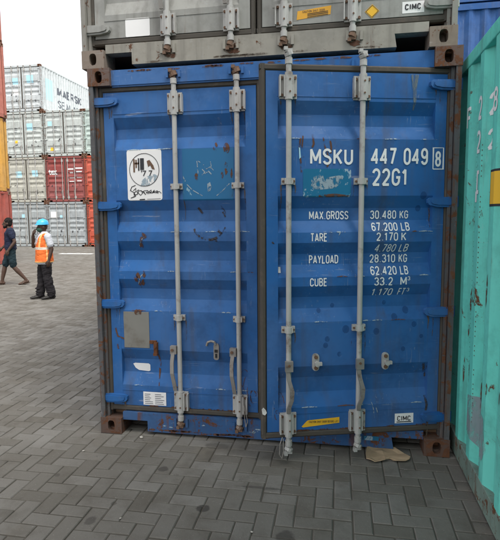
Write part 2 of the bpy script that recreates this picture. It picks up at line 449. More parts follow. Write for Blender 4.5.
def end_mesh(W_, H):
    b = MB(); p = wall_profile(W_-.16, .25)
    v = [(.08+t, -(.02+d), z) for t, d in p for z in (.12, H-.1)]
    b.add(v, [(2*i, 2*i+1, 2*i+3, 2*i+2) for i in range(len(p)-1)])
    me = b.mesh('end_wall'); me.materials.append(M['paint']); return me
# door panel: recesses as (z top edge, recess top, recess bottom, z bottom edge)
DOOR_REC = [(2.265, 2.190, 2.122, 2.042), (1.698, 1.623, 1.546, 1.474), (1.410, 1.340, 1.273, 1.196),
            (1.139, 1.067, .994, .911), (.627, .546, .448, .358)]
DZ0, DZ1, DEP, DY = .205, 2.435, .036, .03
def door_prof(z):
    for a, b_, c, d in DOOR_REC:
        if d < z < a:
            if z > b_: return DY + DEP*(a-z)/(a-b_)
            if z > c: return DY + DEP
            return DY + DEP*(z-d)/(c-d)
    return DY
BREAKS = [z for r in DOOR_REC for z in r]
def door_leaf_mesh(xa, xb, stile=.072):
    b = MB()
    zs = [(DZ0, DY)]
    for r in reversed(DOOR_REC): zs += [(r[3], DY), (r[2], DY+DEP), (r[1], DY+DEP), (r[0], DY)]
    zs.append((DZ1, DY))
    l, r = xa+stile, xb-stile
    v = [(x, y, z) for z, y in zs for x in (l, r)]
    b.add(v, [(2*i, 2*i+1, 2*i+3, 2*i+2) for i in range(len(zs)-1)])
    b.box(xa, l, DY-.001, DY+.055, DZ0, DZ1); b.box(r, xb, DY-.001, DY+.055, DZ0, DZ1)
    b.box(l, r, DY+.045, DY+.054, DZ0, DZ1)
    b.box(l, r, DY+.0005, DY+.053, DZ0-.0, DZ0+.06); b.box(l, r, DY+.0005, DY+.053, DZ1-.06, DZ1)
    # weld seams where the panel meets the frame
    b.box(l-.004, r+.004, DY-.003, DY+.002, 2.288, 2.293); b.box(l-.004, r+.004, DY-.003, DY+.002, .318, .322)
    me = b.mesh('door'); me.materials.append(M['paint']); return me
def gasket_mesh(xa, xb, w=.036):
    b = MB(); z0, z1 = DZ0-.044, DZ1+.042; xa -= w; xb += w
    y0 = DY-.004
    def bar(p, q, horiz):
        # rounded rubber lip: three facets
        if horiz:
            (x0, zz0), (x1, zz1) = p, q; m = (zz0+zz1)/2
            v = [(x, y, z) for x in (x0, x1) for y, z in ((y0+.012, zz0), (y0, zz0+.010), (y0, zz1-.010), (y0+.012, zz1), (y0+.05, zz1), (y0+.05, zz0))]
        else:
            (x0, zz0), (x1, zz1) = p, q
            v = [(x, y, z) for z in (zz0, zz1) for y, x in ((y0+.012, x0), (y0-.002, x0+.010), (y0-.002, x1-.010), (y0+.012, x1), (y0+.05, x1), (y0+.05, x0))]
        b.add(v, [(i, (i+1) % 6, (i+1) % 6+6, i+6) for i in range(6)] + [(0, 1, 2, 3, 4, 5), (6, 7, 8, 9, 10, 11)])
    bar((xa, z0), (xb, DZ0-.001), True); bar((xa, DZ1+.001), (xb, z1), True)
    bar((xa, z0+.001), (xa+w-.001, z1-.001), False); bar((xb-w+.001, z0+.001), (xb, z1-.001), False)
    me = b.mesh('gasket')
    bm = bmesh.new(); bm.from_mesh(me); bmesh.ops.recalc_face_normals(bm, faces=bm.faces); bm.to_mesh(me); bm.free()
    me.materials.append(M['gasket']); return me
def rod_mesh(z0=.075, z1=2.55, cam=1):
    b = MB(); b.tube((0, 0, z0+.075), (0, 0, z1-.07), .0165, n=12)
    for zc, d in ((z0, 1), (z1, -1)):
        b.tube((0, 0, zc+.05*d), (0, 0, zc+.085*d), .022, n=12)
        b.tube((0, 0, zc+.022*d), (0, 0, zc+.05*d), .017, n=10, mi=cam)
        b.tube((-.004, -.002, zc+.018*d), (.004, 0, zc+.036*d), .027, n=10, mi=cam)
        b.box(-.022, .020, -.016, .018, min(zc, zc+.018*d), max(zc, zc+.018*d), cam)
        b.box(-.030, -.008, -.020, .006, min(zc-.010*d, zc+.010*d), max(zc-.010*d, zc+.010*d), cam)
    me = b.mesh('lock_rod'); me.materials.append(M['galv']); me.materials.append(M['cam_rust']); return me
def guide_mesh(side=1):
    """bearing bracket: sleeve over the rod on a bolted plate"""
    b = MB(); b.box(-.052, .052, .014, DY-.001, -.070, .070)
    b.box(-.030, .030, -.010, .014, -.062, .062)
    b.tube((0, -.001, -.078), (0, -.001, .078), .0235, n=12)
    for x in (-.040, .040):
        for z in (-.050, .050): b.tube((x, .004, z), (x, .015, z), .009, n=6, mi=1)
    for z in (-.035, .035): b.tube((.004, -.028, z), (.004, -.018, z), .006, n=6, mi=1)
    b.box(side*.052-.004, side*.052+.004, -.012, DY-.001, -.060, .060)
    me = b.mesh('rod_guide'); me.materials.append(M['galv']); me.materials.append(M['bolt']); return me
def clip_mesh():
    b = MB(); b.box(-.042, .042, .010, DY-.001, -.020, .020); b.box(-.026, .026, -.014, .012, -.016, .016)
    b.tube((0, 0, -.019), (0, 0, .019), .0235, n=12)
    for x in (-.033, .033): b.tube((x, .001, .0), (x, .011, .0), .007, n=6, mi=1)
    me = b.mesh('rod_clip'); me.materials.append(M['galv']); me.materials.append(M['bolt']); return me
def handle_mesh(bent=0):
    b = MB()
    if not bent:
        b.box(-.062, -.018, -.024, .010, .615, .672); b.tube((-.046, -.034, .645), (-.046, .0, .645), .010, n=8, mi=1)
        pts = [(-.042, -.024, .625), (-.048, -.034, .56), (-.046, -.044, .48), (-.036, -.036, .41), (-.030, -.026, .35)]
    else:
        b.box(-.026, .022, -.040, -.014, .615, .680); b.tube((-.004, -.048, .655), (-.004, -.03, .655), .008, n=8, mi=1)
        pts = [(-.012, -.034, .62), (-.004, -.044, .56), (.016, -.050, .49), (.012, -.046, .43), (-.006, -.036, .375), (-.004, -.030, .345)]
    for i in range(len(pts)-1):
        (x0, y0, z0), (x1, y1, z1) = pts[i], pts[i+1]; w = .0125
        v = [(x0-w, y0, z0), (x0+w, y0, z0), (x0+w, y0+.012, z0), (x0-w, y0+.012, z0), (x1-w, y1, z1), (x1+w, y1, z1), (x1+w, y1+.012, z1), (x1-w, y1+.012, z1)]
        b.add(v, [(0, 4, 5, 1), (1, 5, 6, 2), (2, 6, 7, 3), (3, 7, 4, 0), (0, 1, 2, 3), (4, 7, 6, 5)])
    me = b.mesh('handle'); me.materials.append(M['worn_steel']); me.materials.append(M['bolt']); return me
def hinge_mesh(sg):
    b = MB()
    pts = [(-.078, -.026), (-.040, -.032), (.030, -.030), (.068, -.020), (.078, -.008), (.078, .012), (.066, .022), (-.040, .026), (-.078, .024)]
    pts = [((x*1.28+.018)*sg, z*1.12) for x, z in pts]
    if sg < 0: pts.reverse()
    b.prism_y(pts, .002, DY-.0015)
    pts2 = [(x*.80+.004*sg, z*.62) for x, z in pts]
    b.prism_y(pts2, -.006, .003)
    b.tube((-.070*sg, .010, -.034), (-.070*sg, .010, .034), .015, n=10)
    b.tube((-.070*sg, .010, -.046), (-.070*sg, .010, .046), .008, n=8, mi=1)
    me = b.mesh('hinge'); me.materials.append(M['paint']); me.materials.append(M['bolt']); return me
def catch_mesh(kind):
    b = MB()
    if kind == 'rusty':
        b.box(-.030, .020, .012, DY-.001, .000, .022); b.tube((-.012, .006, .012), (-.012, .016, .012), .012, n=8)
        b.box(.006, .030, -.002, DY-.001, -.075, .010); b.tube((.018, -.012, -.02), (.018, .0, -.02), .009, n=8); b.box(.004, .032, -.008, .006, -.082, -.064)
        m = ['rust', 'rust']
    elif kind == 'ring':
        b.path([(-.045, .012, -.004), (-.036, .008, .022), (-.010, .006, .032), (.014, .006, .026), (.020, .008, .006)], .008)
        b.prism_y(rect(.004, .042, -.105, .012, .016), .016, DY-.001); b.box(.012, .034, .010, .018, -.050, -.030, 1)
        b.box(.016, .030, .012, .0165, -.088, -.060, 1)
        m = ['worn_steel', 'dark']
    else:
        b.prism_y(rect(-.022, .022, -.055, .055, .020), .014, DY-.001)
        b.tube((0, .004, .034), (0, .015, .034), .012, n=10, mi=1); b.tube((.006, -.014, -.006), (.006, .014, -.006), .017, n=10)
        b.box(.004, .034, -.016, .004, -.014, .006); b.tube((0, .004, -.036), (0, .015, -.036), .012, n=10, mi=1)
        m = ['galv', 'bolt']
    me = b.mesh('handle_catch')
    for q in m: me.materials.append(M[q])
    return me
HINGE_Z = (2.372, 1.660, .962, .262)
GAL = (.5, .5, .5, .3)
def inst(name, me, parent, loc=(0, 0, 0), color=None, rotz=0.):
    o = bpy.data.objects.new(name, me); COL.objects.link(o); o.parent = parent; o.location = loc; o.rotation_euler.z = rotz
    if color: o.color = color
    return o
def door(parent, hx, xa, xb, sg, rods, color, angle=0., detail=2, bent=0, catches=(), hinge_col=None, level=0.):
    d = inst('door', shared(('leaf', xa, xb), lambda: door_leaf_mesh(xa, xb)), parent, (hx, .02, 0), color, angle)
    inst('gasket', shared(('gask', xa, xb), lambda: gasket_mesh(xa, xb)), d)
    for i, x in enumerate(rods):
        r = inst('lock_rod', shared(('rod', bent), lambda: rod_mesh(cam=0 if bent else 1)), d, (x, 0, 0))
        if detail >= 1:
            for z in (2.340, .262): inst('rod_guide', shared(('guide', sg), lambda: guide_mesh(sg)), d, (x, 0, z))
            inst('handle', shared(('handle', bent), lambda: handle_mesh(bent)), d, (x, 0, 0))
        if detail >= 2:
            for z in (1.785, .872): inst('rod_clip', shared('clip', clip_mesh), d, (x, 0, z))
    if detail >= 1:
        for z in HINGE_Z:
            inst('hinge', shared(('hinge', sg), lambda: hinge_mesh(sg)), d, (-.006*sg, 0, z), hinge_col or color)
    for kind, x, z in catches: inst('handle_catch', shared(('catch', kind), lambda: catch_mesh(kind)), d, (x, 0, z))
    return d
def post_mesh(H, sg):
    b = MB()
    def bx(x0, x1, *a): b.box(min(x0*sg, x1*sg), max(x0*sg, x1*sg), *a)
    bx(.004, .036, .004, .170, .118, H-.118)
    bx(.036, .066, .070, .168, .118, H-.118)
    bx(.040, .060, .030, .070, .118, H-.118)
    me = b.mesh('corner_post'); me.materials.append(M['cast']); return me
def back_post_mesh(H, sg):
    b = MB(); b.box(min(.004*sg, .09*sg), max(.004*sg, .09*sg), -.12, -.004, .118, H-.118)
    me = b.mesh('corner_post'); me.materials.append(M['paint']); return me
def sill_mesh():
    b = MB(); y0, y1 = .028, .115; W_ = CW
    pts = [(.163, .100), (.352, .100), (.352, .020), (W_-.352, .020), (W_-.365, .100), (W_-.163, .100), (W_-.163, .158), (.163, .158)]
    b.prism_y(pts, y0, y1)
    b.box(.37, W_-.37, y1-.01, y1+.006, .035, .159)
    # cam keepers on the sill
    for x in (.61, 1.04, 1.40, 1.83):
        b.box(x-.052, x-.034, y0-.014, y0+.002, .075, .135); b.box(x+.034, x+.052, y0-.014, y0+.002, .075, .135)
    me = b.mesh('door_sill'); me.materials.append(M['cast']); return me
def header_mesh(H):
    b = MB(); b.box(.163, CW-.163, .026, .120, H-.113, H-.012)
    b.box(.163, CW-.163, .034, .120, H-.124, H-.112)
    for x in (.61, 1.04, 1.40, 1.83):
        b.box(x-.050, x-.034, .010, .028, H-.085, H-.040); b.box(x+.034, x+.050, .010, .028, H-.085, H-.040)
    me = b.mesh('door_header'); me.materials.append(M['paint']); return me
def shell(root, color, L=CL, H=CH, cast=RUST_CAST, post=None, side_start=0., interior=False, sill=None):
    """castings, posts, rails, walls and roof of one container; door end at y = 0"""
    post = post or color
    for sx, x in ((1, 0), (-1, CW)):
        for sy, y in ((1, 0), (-1, L)):
            for sz, z in ((1, 0), (-1, H)):
                inst('corner_casting', CAST[(sx, sy, sz)], root, (x, y, z), cast)
        inst('corner_post', shared(('post', H, sx), lambda: post_mesh(H, sx)), root, (x, 0, 0), post)
        inst('corner_post', shared(('bpost', H, sx), lambda: back_post_mesh(H, sx)), root, (x, L, 0), post)
        inst('side_wall', shared(('side', L, H, sx, side_start), lambda: side_mesh(L, H, sx, side_start)), root, (x, 0, 0), color)
        tr = MB(); tr.box(min(x+.003*sx, x+.064*sx), max(x+.003*sx, x+.064*sx), .179, L-.179, H-.090, H-.012)
        tr.build('top_rail', 'paint', root, color, .006)
        br = MB(); br.box(min(x+.006*sx, x+.050*sx), max(x+.006*sx, x+.050*sx), .179, L-.179, .022, .151)
        br.box(min(x+.006*sx, x+.085*sx), max(x+.006*sx, x+.085*sx), .179, L-.179, .016, .030)
        br.build('bottom_rail', 'cast', root, post, .004)
    inst('door_sill', shared('sill', sill_mesh), root, (0, 0, 0), sill or color)
    inst('door_header', shared(('header', H), lambda: header_mesh(H)), root, (0, 0, 0), color)
    inst('end_wall', shared(('end', H), lambda: end_mesh(CW, H)), root, (0, L, 0), color)
    for z0, z1 in ((.020, .130), (H-.11, H-.012)):
        er = MB(); er.box(.163, CW-.163, L-.10, L-.004, z0, z1); er.build('end_rail', 'paint', root, color)
    rf = MB(); n = 22
    for k in range(n):
        y0 = .12+(L-.24)*k/n; y1 = .12+(L-.24)*(k+1)/n
        rf.box(.05, CW-.05, y0+.03, y1-.03, H-.030, H-.010)
    rf.box(.05, CW-.05, .115, L-.1, H-.036, H-.024)
    rf.build('roof', 'paint', root, color)
    fl = MB(); fl.box(.03, CW-.03, .116, L-.10, .115, .150); fl.build('floor', 'plywood', root)
def container(loc, label, color, group=None, detail=1, cast=RUST_CAST, post=None, doors=True, rotz=0., **kw):
    root = empty('shipping_container', loc, label, 'container', group); root.rotation_euler.z = rotz
    shell(root, color, cast=cast, post=post, **kw)
    dl = dr = None
    if doors:
        dl = door(root, .086, -.002, 1.078, 1, (.524, .954), color, 0., detail)
        dr = door(root, 2.356, -1.112, .002, -1, (-.968, -.538), color, 0., detail)
    return root, dl, dr

# ------------------------------------------------------------------ pavement
def paver_material():
    t = NT('concrete_paver'); tc = t.new('ShaderNodeNewGeometry'); v = tc.outputs['Position']
    at = t.new('ShaderNodeAttribute'); at.attribute_name = 'rnd'; r = at.outputs['Fac']
    c = t.mix(r, (.120, .111, .094, 1), (.205, .197, .178, 1))
    big = t.noise(v, .55, 5, .6)
    c = t.mix(t.step(big, .36, .68, 0., .5), c, (.115, .105, .088, 1))
    c = t.mix(t.step(t.noise(v, 3.2, 6, .65), .44, .70, 0., .60), c, (.085, .075, .060, 1))
    c = t.mix(t.step(t.noise(v, 55, 5, .7), .55, .75, 0., .45), c, (.09, .082, .07, 1))
    c = t.mix(t.step(t.noise(v, 90, 3, .7), .62, .72, 0., .35), c, (.36, .345, .31, 1))
    # sand and dust lying over blocks and joints alike
    c = t.mix(t.step(t.noise(v, 1.7, 8, .7), .55, .74, 0., .45), c, (.20, .18, .145, 1))
    c = t.mix(t.step(t.noise(v, 7.5, 8, .75), .60, .70, 0., .5), c, (.06, .054, .046, 1))
    # oil drips and grease marks that lie on the ground by the doors
    def spot(x, y, rx, ry, amt):
        nonlocal c
        m = t.new('ShaderNodeVectorMath', operation='SUBTRACT'); t.put(m.inputs[0], v); m.inputs[1].default_value = (x, y, 0)
        q = t.vmul(m.outputs[0], (1/rx, 1/ry, 0))
        ln = t.new('ShaderNodeVectorMath', operation='LENGTH'); t.put(ln.inputs[0], q)
        d = t.math('ADD', ln.outputs['Value'], t.math('MULTIPLY', t.math('SUBTRACT', t.noise(v, 24, 4), .5), .9))
        c = t.mix(t.step(d, .75, 1.1, amt, 0.), c, (.035, .031, .028, 1))
    for a in ((1.001, -.815, .042, .036, .75), (.639, -.443, .035, .035, .6), (1.468, -.997, .05, .06, .6), (1.28, -.56, .16, .014, .5),
              (.45, -1.02, .03, .04, .5), (-.25, -.93, .02, .03, .5), (.02, -.62, .02, .02, .45), (.5, -.85, .018, .02, .45), (.9, -.08, .10, .05, .35)): spot(*a)
    n = t.noise(v, 140, 4); t.bump(t.math('ADD', n, t.math('MULTIPLY', t.noise(v, 18, 4), 1.5)), .55, .003)
    return t.out(c, t.step(big, .3, .7, .78, .92), 0., .25)
M['paver'] = paver_material()
M['joint'] = simple('joint_sand', (.100, .090, .074), .95, .3, 3, 0., (.065, .058, .048), .4, .1)
g = MB(); g.add([(-300, -300, -.0062), (300, -300, -.0062), (300, 300, -.0062), (-300, 300, -.0062)], [(0, 1, 2, 3)])
pav = tag(g.build('pavement', 'joint'), 'grey concrete yard paved in herringbone blocks', kind='structure')
PB, PG = .1, .0028
def paver_verts(L, Wd, rng):
    """block top with a chamfer, centred"""
    j = lambda: rng.uniform(-.0012, .0012)
    a, b = L/2-PG, Wd/2-PG; ch = .005
    bot = [(-a+j(), -b+j()), (a+j(), -b+j()), (a+j(), b+j()), (-a+j(), b+j())]
    top = [(x-math.copysign(ch, x), y-math.copysign(ch, y)) for x, y in bot]
    return [(x, y, -.014) for x, y in bot] + [(x, y, -.0035) for x, y in bot] + [(x, y, 0) for x, y in top]
PF = [(8, 9, 10, 11)] + [(4+i, 4+(i+1) % 4, 8+(i+1) % 4, 8+i) for i in range(4)] + [(i, (i+1) % 4, 4+(i+1) % 4, 4+i) for i in range(4)]
rng = random.Random(3)
pmesh = []
for k in range(18):
    me = bpy.data.meshes.new('paver'); me.from_pydata(paver_verts(.2, .1, rng), [], PF); me.materials.append(M['paver'])
    at = me.attributes.new('rnd', 'FLOAT', 'FACE'); at.data.foreach_set('value', [k/17]*9); pmesh.append(me)
def project(x, y, z=0.):
    d = Vector((x, y, z))-CAM; w = d.dot(fw)
    return (.5+d.dot(rt)/w, .5-d.dot(up)/w*500/540, w) if w > .1 else (9, 9, w)
cells = []
for i in range(-240, 60):
    for j in range(-34, 260):
        k = (i-j) % 4
        if k not in (0, 3): continue
        x, y = (i*PB+PB, j*PB+PB/2) if k == 0 else (i*PB+PB/2, j*PB+PB)
        u, v_, w = project(x, y)
        if w < .3: continue
        if not (-.35 < u < 1.35 and v_ < 1.5): continue
        if y > 5.9 and x > 2.4: continue
        if .15 < x < 2.3 and .4 < y < 5.9: continue
        if x > 2.75 and y > -2: continue
        cells.append((x, y, k, w, u, v_))
cells.sort(key=lambda c: c[3])
inview = [c for c in cells if -.01 < c[4] < 1.01 and c[5] < 1.02 and c[0] < 2.47 and (c[1] < .02 or c[0] < 0)]
near = set(id(c) for c in inview[:300])
V, F, A = [], [], []
fl = np.array(PF)
for c in cells:
    x, y, k, w, u, v_ = c
    hz = -abs(rng.gauss(0, .0016)) ; tx, ty = rng.gauss(0, .006), rng.gauss(0, .006); yw = rng.gauss(0, .010)
    if id(c) in near:
        o = bpy.data.objects.new('paver', pmesh[min(17, max(0, int(rng.gauss(9, 5))))]); COL.objects.link(o); o.parent = pav
        o.location = (x, y, hz); o.rotation_euler = (tx, ty, (0 if k == 0 else math.pi/2) + (math.pi if rng.random() < .5 else 0) + yw)
    else:
        vs = np.array(paver_verts(.2, .1, rng))
        if k: vs = np.stack([-vs[:, 1], vs[:, 0], vs[:, 2]], 1)
        vs[:, 2] += hz + vs[:, 0]*tx + vs[:, 1]*ty
        V.append(vs + (x, y, 0)); A.append(min(1, max(0, rng.gauss(.53, .28))))
V = np.concatenate(V); N = len(A)
me = bpy.data.meshes.new('paver_field')
me.vertices.add(len(V)); me.vertices.foreach_set('co', V.ravel())
loops = (fl[None] + (np.arange(N)*12)[:, None, None]).reshape(-1)
me.loops.add(len(loops)); me.loops.foreach_set('vertex_index', loops.astype(np.int32))
me.polygons.add(N*9); me.polygons.foreach_set('loop_start', np.arange(0, N*36, 4, dtype=np.int32))
me.update(calc_edges=True); me.validate()
at = me.attributes.new('rnd', 'FLOAT', 'FACE'); at.data.foreach_set('value', np.repeat(np.array(A, dtype=np.float32), 9))
tag(mk('paver_field', me, 'paver', pav), kind='stuff')
print('pavers', N+len(near))

# ------------------------------------------------------------------ the blue container with one door ajar
BLUE = (.013, .108, .325, .24)
BLUE_POST = (.075, .075, .078, .66)
blue = empty('shipping_container', (0, 0, 0), 'blue shipping container with white lettering and its right door ajar', 'container')
shell(blue, BLUE, cast=RUST_CAST, post=BLUE_POST, sill=(.022, .085, .22, .60))
dl = door(blue, .090, -.002, 1.075, 1, (.520, .950), BLUE, 0., 2, 0, (('rusty', .322, .675), ('ring', .760, .680)))
dr = door(blue, 2.365, -1.125, .004, -1, (-.992, -.540), BLUE, R(16), 2, 1, (('oval', -.815, .655), ('oval', -.360, .647)))
tag(dl, 'closed left door leaf with white emblem sticker and worn teal patch')
tag(dr, 'right door leaf standing ajar, with painted container number and weights')
P = dict(prof=door_prof, breaks=BREAKS)
def T(body, x0, x1, z0, z1, par=dr, mat='white_ink', y=-.0022, slant=0., bold=.022, **k):
    if all(c in GL for c in body):
        return stencil(body, x0, x1, z0, z1, par, mat, y, .150 if bold > .015 else .140 if bold > .011 else .120, slant=slant, **P, **k)
    return lettering(body, x0, x1, z0, z1, par, mat, y, slant=slant, bold=bold, **P, **k)
T('MSKU', -.855, -.588, 1.886, 1.984); T('447 049', -.472, -.110, 1.886, 1.990)
T('8', -.060, -.024, 1.876, 1.972)
strip([(-.074, 1.862), (-.008, 1.862), (-.008, 1.992), (-.074, 1.992), (-.074, 1.862)], .006, dr, 'white_ink', -.0022, **P, name='lettering')
T('22G1', -.464, -.236, 1.758, 1.866)
T('MAX.GROSS', -.852, -.603, 1.553, 1.606, bold=.012)
T('30.480', -.460, -.292, 1.554, 1.608, bold=.012); T('KG', -.268, -.213, 1.555, 1.607, bold=.012)
T('67.200', -.458, -.290, 1.479, 1.532, bold=.014); T('LB', -.266, -.211, 1.479, 1.532, bold=.014)
T('TARE', -.850, -.746, 1.417, 1.470, bold=.012)
T('2.170', -.430, -.290, 1.417, 1.470, bold=.012); T('K', -.268, -.236, 1.417, 1.470, bold=.012)
T('4.780', -.430, -.296, 1.346, 1.396, bold=.010, slant=.15); T('LB', -.270, -.214, 1.346, 1.396, bold=.010, slant=.15)
T('PAYLOAD', -.851, -.665, 1.277, 1.331, bold=.012)
T('28.310', -.460, -.292, 1.277, 1.331, bold=.012); T('KG', -.268, -.213, 1.277, 1.331, bold=.012)
T('62.420', -.460, -.290, 1.202, 1.256, bold=.014); T('LB', -.266, -.213, 1.202, 1.256, bold=.014)
T('CUBE', -.852, -.744, 1.137, 1.190, bold=.012)
T('33.2', -.438, -.318, 1.134, 1.188, bold=.012); T('M', -.268, -.226, 1.134, 1.188, bold=.012); T('3', -.220, -.203, 1.164, 1.190, bold=.012)
T('1.170', -.446, -.310, 1.066, 1.114, bold=.010, slant=.15); T('FT', -.272, -.226, 1.066, 1.114, bold=.010, slant=.15); T('3', -.216, -.200, 1.090, 1.114, bold=.010)
def K(pts, par, mat, y=-.0016, name='sticker'): return patch(pts, par, mat, y, **P, name=name)
def Lx(pts, w, par, mat, y=-.0030, name='scratch'): return strip(pts, w, par, mat, y, **P, name=name)
# right door: teal sticker with a scraped middle, rust scars, yellow and maker's labels
K(rect(-.898, -.598, 1.690, 1.862, .014), dr, 'teal_new')
K([(-.850, 1.742), (-.80, 1.735), (-.70, 1.744), (-.668, 1.770), (-.646, 1.812), (-.672, 1.822), (-.74, 1.812), (-.80, 1.826), (-.846, 1.806)], dr, 'scrape', -.0024, 'scraped_patch')
K([(-.80, 1.690), (-.62, 1.692), (-.60, 1.70), (-.70, 1.712), (-.80, 1.704)], dr, 'rust_scrape', -.0024, 'rust_scar')
for q in ([(-.915, 2.045), (-.922, 1.98), (-.912, 1.90), (-.908, 1.84)], [(-.898, 2.06), (-.905, 2.0), (-.896, 1.93)], [(-.838, 2.07), (-.833, 2.01), (-.842, 1.99)],
          [(-.775, 2.05), (-.762, 1.99), (-.742, 1.94)], [(-.73, 2.03), (-.724, 1.99), (-.727, 1.955)], [(-.745, 1.918), (-.736, 1.896), (-.75, 1.874)]):
    Lx(q, random.uniform(.008, .014), dr, 'rust_scrape', -.0026, 'rust_scar')
K([(-.925, 1.99), (-.917, 1.985), (-.912, 1.93), (-.922, 1.92)], dr, 'sky_sticker', -.0032)
K([(-.903, .232), (-.893, .226), (-.655, .246), (-.655, .284), (-.862, .272), (-.868, .268)], dr, 'yellow', -.0024, 'warning_label')
T('CAUTION SHUT DOOR BEFORE LIFT', -.855, -.665, .254, .268, mat='black_ink', y=-.0036, bold=.02)
K(rect(-.284, -.158, .222, .288), dr, 'white_sticker', -.0018, 'maker_label')
T('CIMC', -.268, -.178, .238, .272, mat='black_ink', y=-.0034, bold=.03)
strip([(-.272, .231), (-.172, .231)], .006, dr, 'black_ink', -.0034, **P, name='lettering')
K(rect(-1.06, -1.035, 1.226, 1.262), dr, 'tape', -.003)
T('7', -.690, -.660, 1.41, 1.48, mat='scrape', bold=0., y=-.003, name='scratch')
for q in ([(-1.09, 1.42), (-1.075, 1.40), (-1.085, 1.37), (-1.07, 1.33)], [(-1.10, 1.30), (-1.09, 1.27), (-1.10, 1.22)], [(-1.06, 1.10), (-1.05, 1.06), (-1.065, 1.02)], [(-1.09, 1.01), (-1.08, .96)]):
    Lx(q, .010, dr, 'dark_scrape')
for a in range(6):
    cx, cz = -1.05+random.uniform(-.05, .04), .42+random.uniform(-.12, .10); rr = random.uniform(.02, .05)
    Lx([(cx+rr*math.cos(t*.5)*.7, cz+rr*math.sin(t*.5)*1.4) for t in range(0, 10)], .004, dr, 'rust_scrape', -.003)
for q in ([(-.10, .62), (-.085, .57), (-.07, .52)], [(-.065, .60), (-.06, .55)], [(-.08, .40), (-.07, .34), (-.075, .30)]): Lx(q, .016, dr, 'dark_scrape')
for q in ([(-.45, .40), (-.43, .33), (-.42, .26)], [(-.42, .36), (-.40, .30)]): Lx(q, .005, dr, 'scrape')
Lx([(-.205, 2.43), (-.206, 2.36), (-.202, 2.29), (-.204, 2.22)], (.05, .03, .022, .008), dr, 'run', -.0035, 'rust_run')
for x, z in ((-.79, .98), (-.70, 1.01), (-.74, .80), (-.62, .86), (-.66, .70), (-.30, .93), (-.22, .97), (-.17, .88), (-.42, .84), (-.36, 1.02), (-.12, .80), (-.24, .72), (-.13, 1.70), (-.15, 1.62), (-.75, .76)):
    r_ = random.uniform(.012, .026); K([(x+r_*math.cos(k*.6283), z+r_*1.15*math.sin(k*.6283)) for k in range(10)], dr, 'touchup', -.0026, 'paint_spot')
# left door: white emblem sticker
e = K(rect(.158, .412, 1.694, 2.044, .018), dl, 'white_sticker')
ex, ez = .285, 1.905
ring(ex, ez, .108, .112, .004, dl, 'black_ink', -.0034, **P)
for x0, x1, z0, z1, m in ((.205, .217, 1.89, 1.98, 'bolt'), (.222, .232, 1.92, 1.975, 'bolt'), (.240, .250, 1.90, 1.985, 'black_ink'), (.256, .284, 1.905, 1.985, 'black_ink'), (.214, .250, 1.945, 1.956, 'bolt')):
    K(rect(x0, x1, z0, z1), dl, m, -.0036, 'print')
K([(.305, 1.965), (.325, 1.972), (.352, 1.935), (.362, 1.905), (.342, 1.91), (.330, 1.935), (.314, 1.925)], dl, 'bolt', -.0036, 'print')
K([(.25, 1.79), (.31, 1.80), (.36, 1.82), (.385, 1.86), (.36, 1.875), (.30, 1.86), (.262, 1.83)], dl, 'scrape', -.0030, 'scraped_patch')
T("'7 7", .262, .345, 1.862, 1.902, dl, 'black_ink', -.0038, bold=.01)
Lx([(.20+.19*k/40+.016*math.sin(k*1.3), 1.752+.024*math.sin(k*1.05+.5)*math.exp(-k/26)+.006*math.sin(k*2.3)) for k in range(41)], .0045, dl, 'black_ink', -.0036, 'handwriting')
Lx([(.218, 1.80), (.19, 1.79), (.178, 1.765), (.205, 1.75), (.215, 1.725), (.18, 1.712)], .005, dl, 'black_ink', -.0036, 'handwriting')
Lx([(.245, 1.700), (.285, 1.702)], .008, dl, 'black_ink', -.0036, 'handwriting'); Lx([(.30, 1.703), (.40, 1.706)], .003, dl, 'grey_ink', -.0036, 'handwriting')
# left door: old teal emblem patch, scratched
K([(.560, 1.690), (.918, 1.690), (.922, 2.036), (.560, 2.040)], dl, 'teal_old')
for q in ([(.665, 1.955), (.668, 1.92), (.672, 1.87)], [(.672, 1.955), (.69, 1.945)], [(.71, 1.93), (.73, 1.90), (.76, 1.915), (.78, 1.89)], [(.72, 1.87), (.745, 1.885), (.77, 1.86)],
          [(.70, 1.90), (.72, 1.88), (.70, 1.86)], [(.76, 1.95), (.765, 1.92), (.755, 1.90)], [(.59, 1.80), (.63, 1.76), (.70, 1.72)], [(.80, 1.72), (.85, 1.76), (.89, 1.80)], [(.56, 1.86), (.58, 1.82)]):
    Lx(q, random.uniform(.004, .008), dl, 'scrape')
K([(.735, 1.80), (.755, 1.812), (.765, 1.78), (.755, 1.752), (.738, 1.748)], dl, 'scrape', -.003, 'scraped_patch')
for cx, cz, rx, rz in ((.795, 2.045, .018, .035), (.872, 2.03, .024, .045), (.87, 1.90, .016, .05), (.66, 1.85, .014, .03), (.84, 1.86, .012, .03), (.905, 1.865, .01, .035)):
    K([(cx+rx*random.uniform(.6, 1.1)*math.cos(a), cz+rz*random.uniform(.6, 1.1)*math.sin(a)) for a in [k*.7 for k in range(9)]], dl, 'rust_scrape', -.003, 'rust_scar')
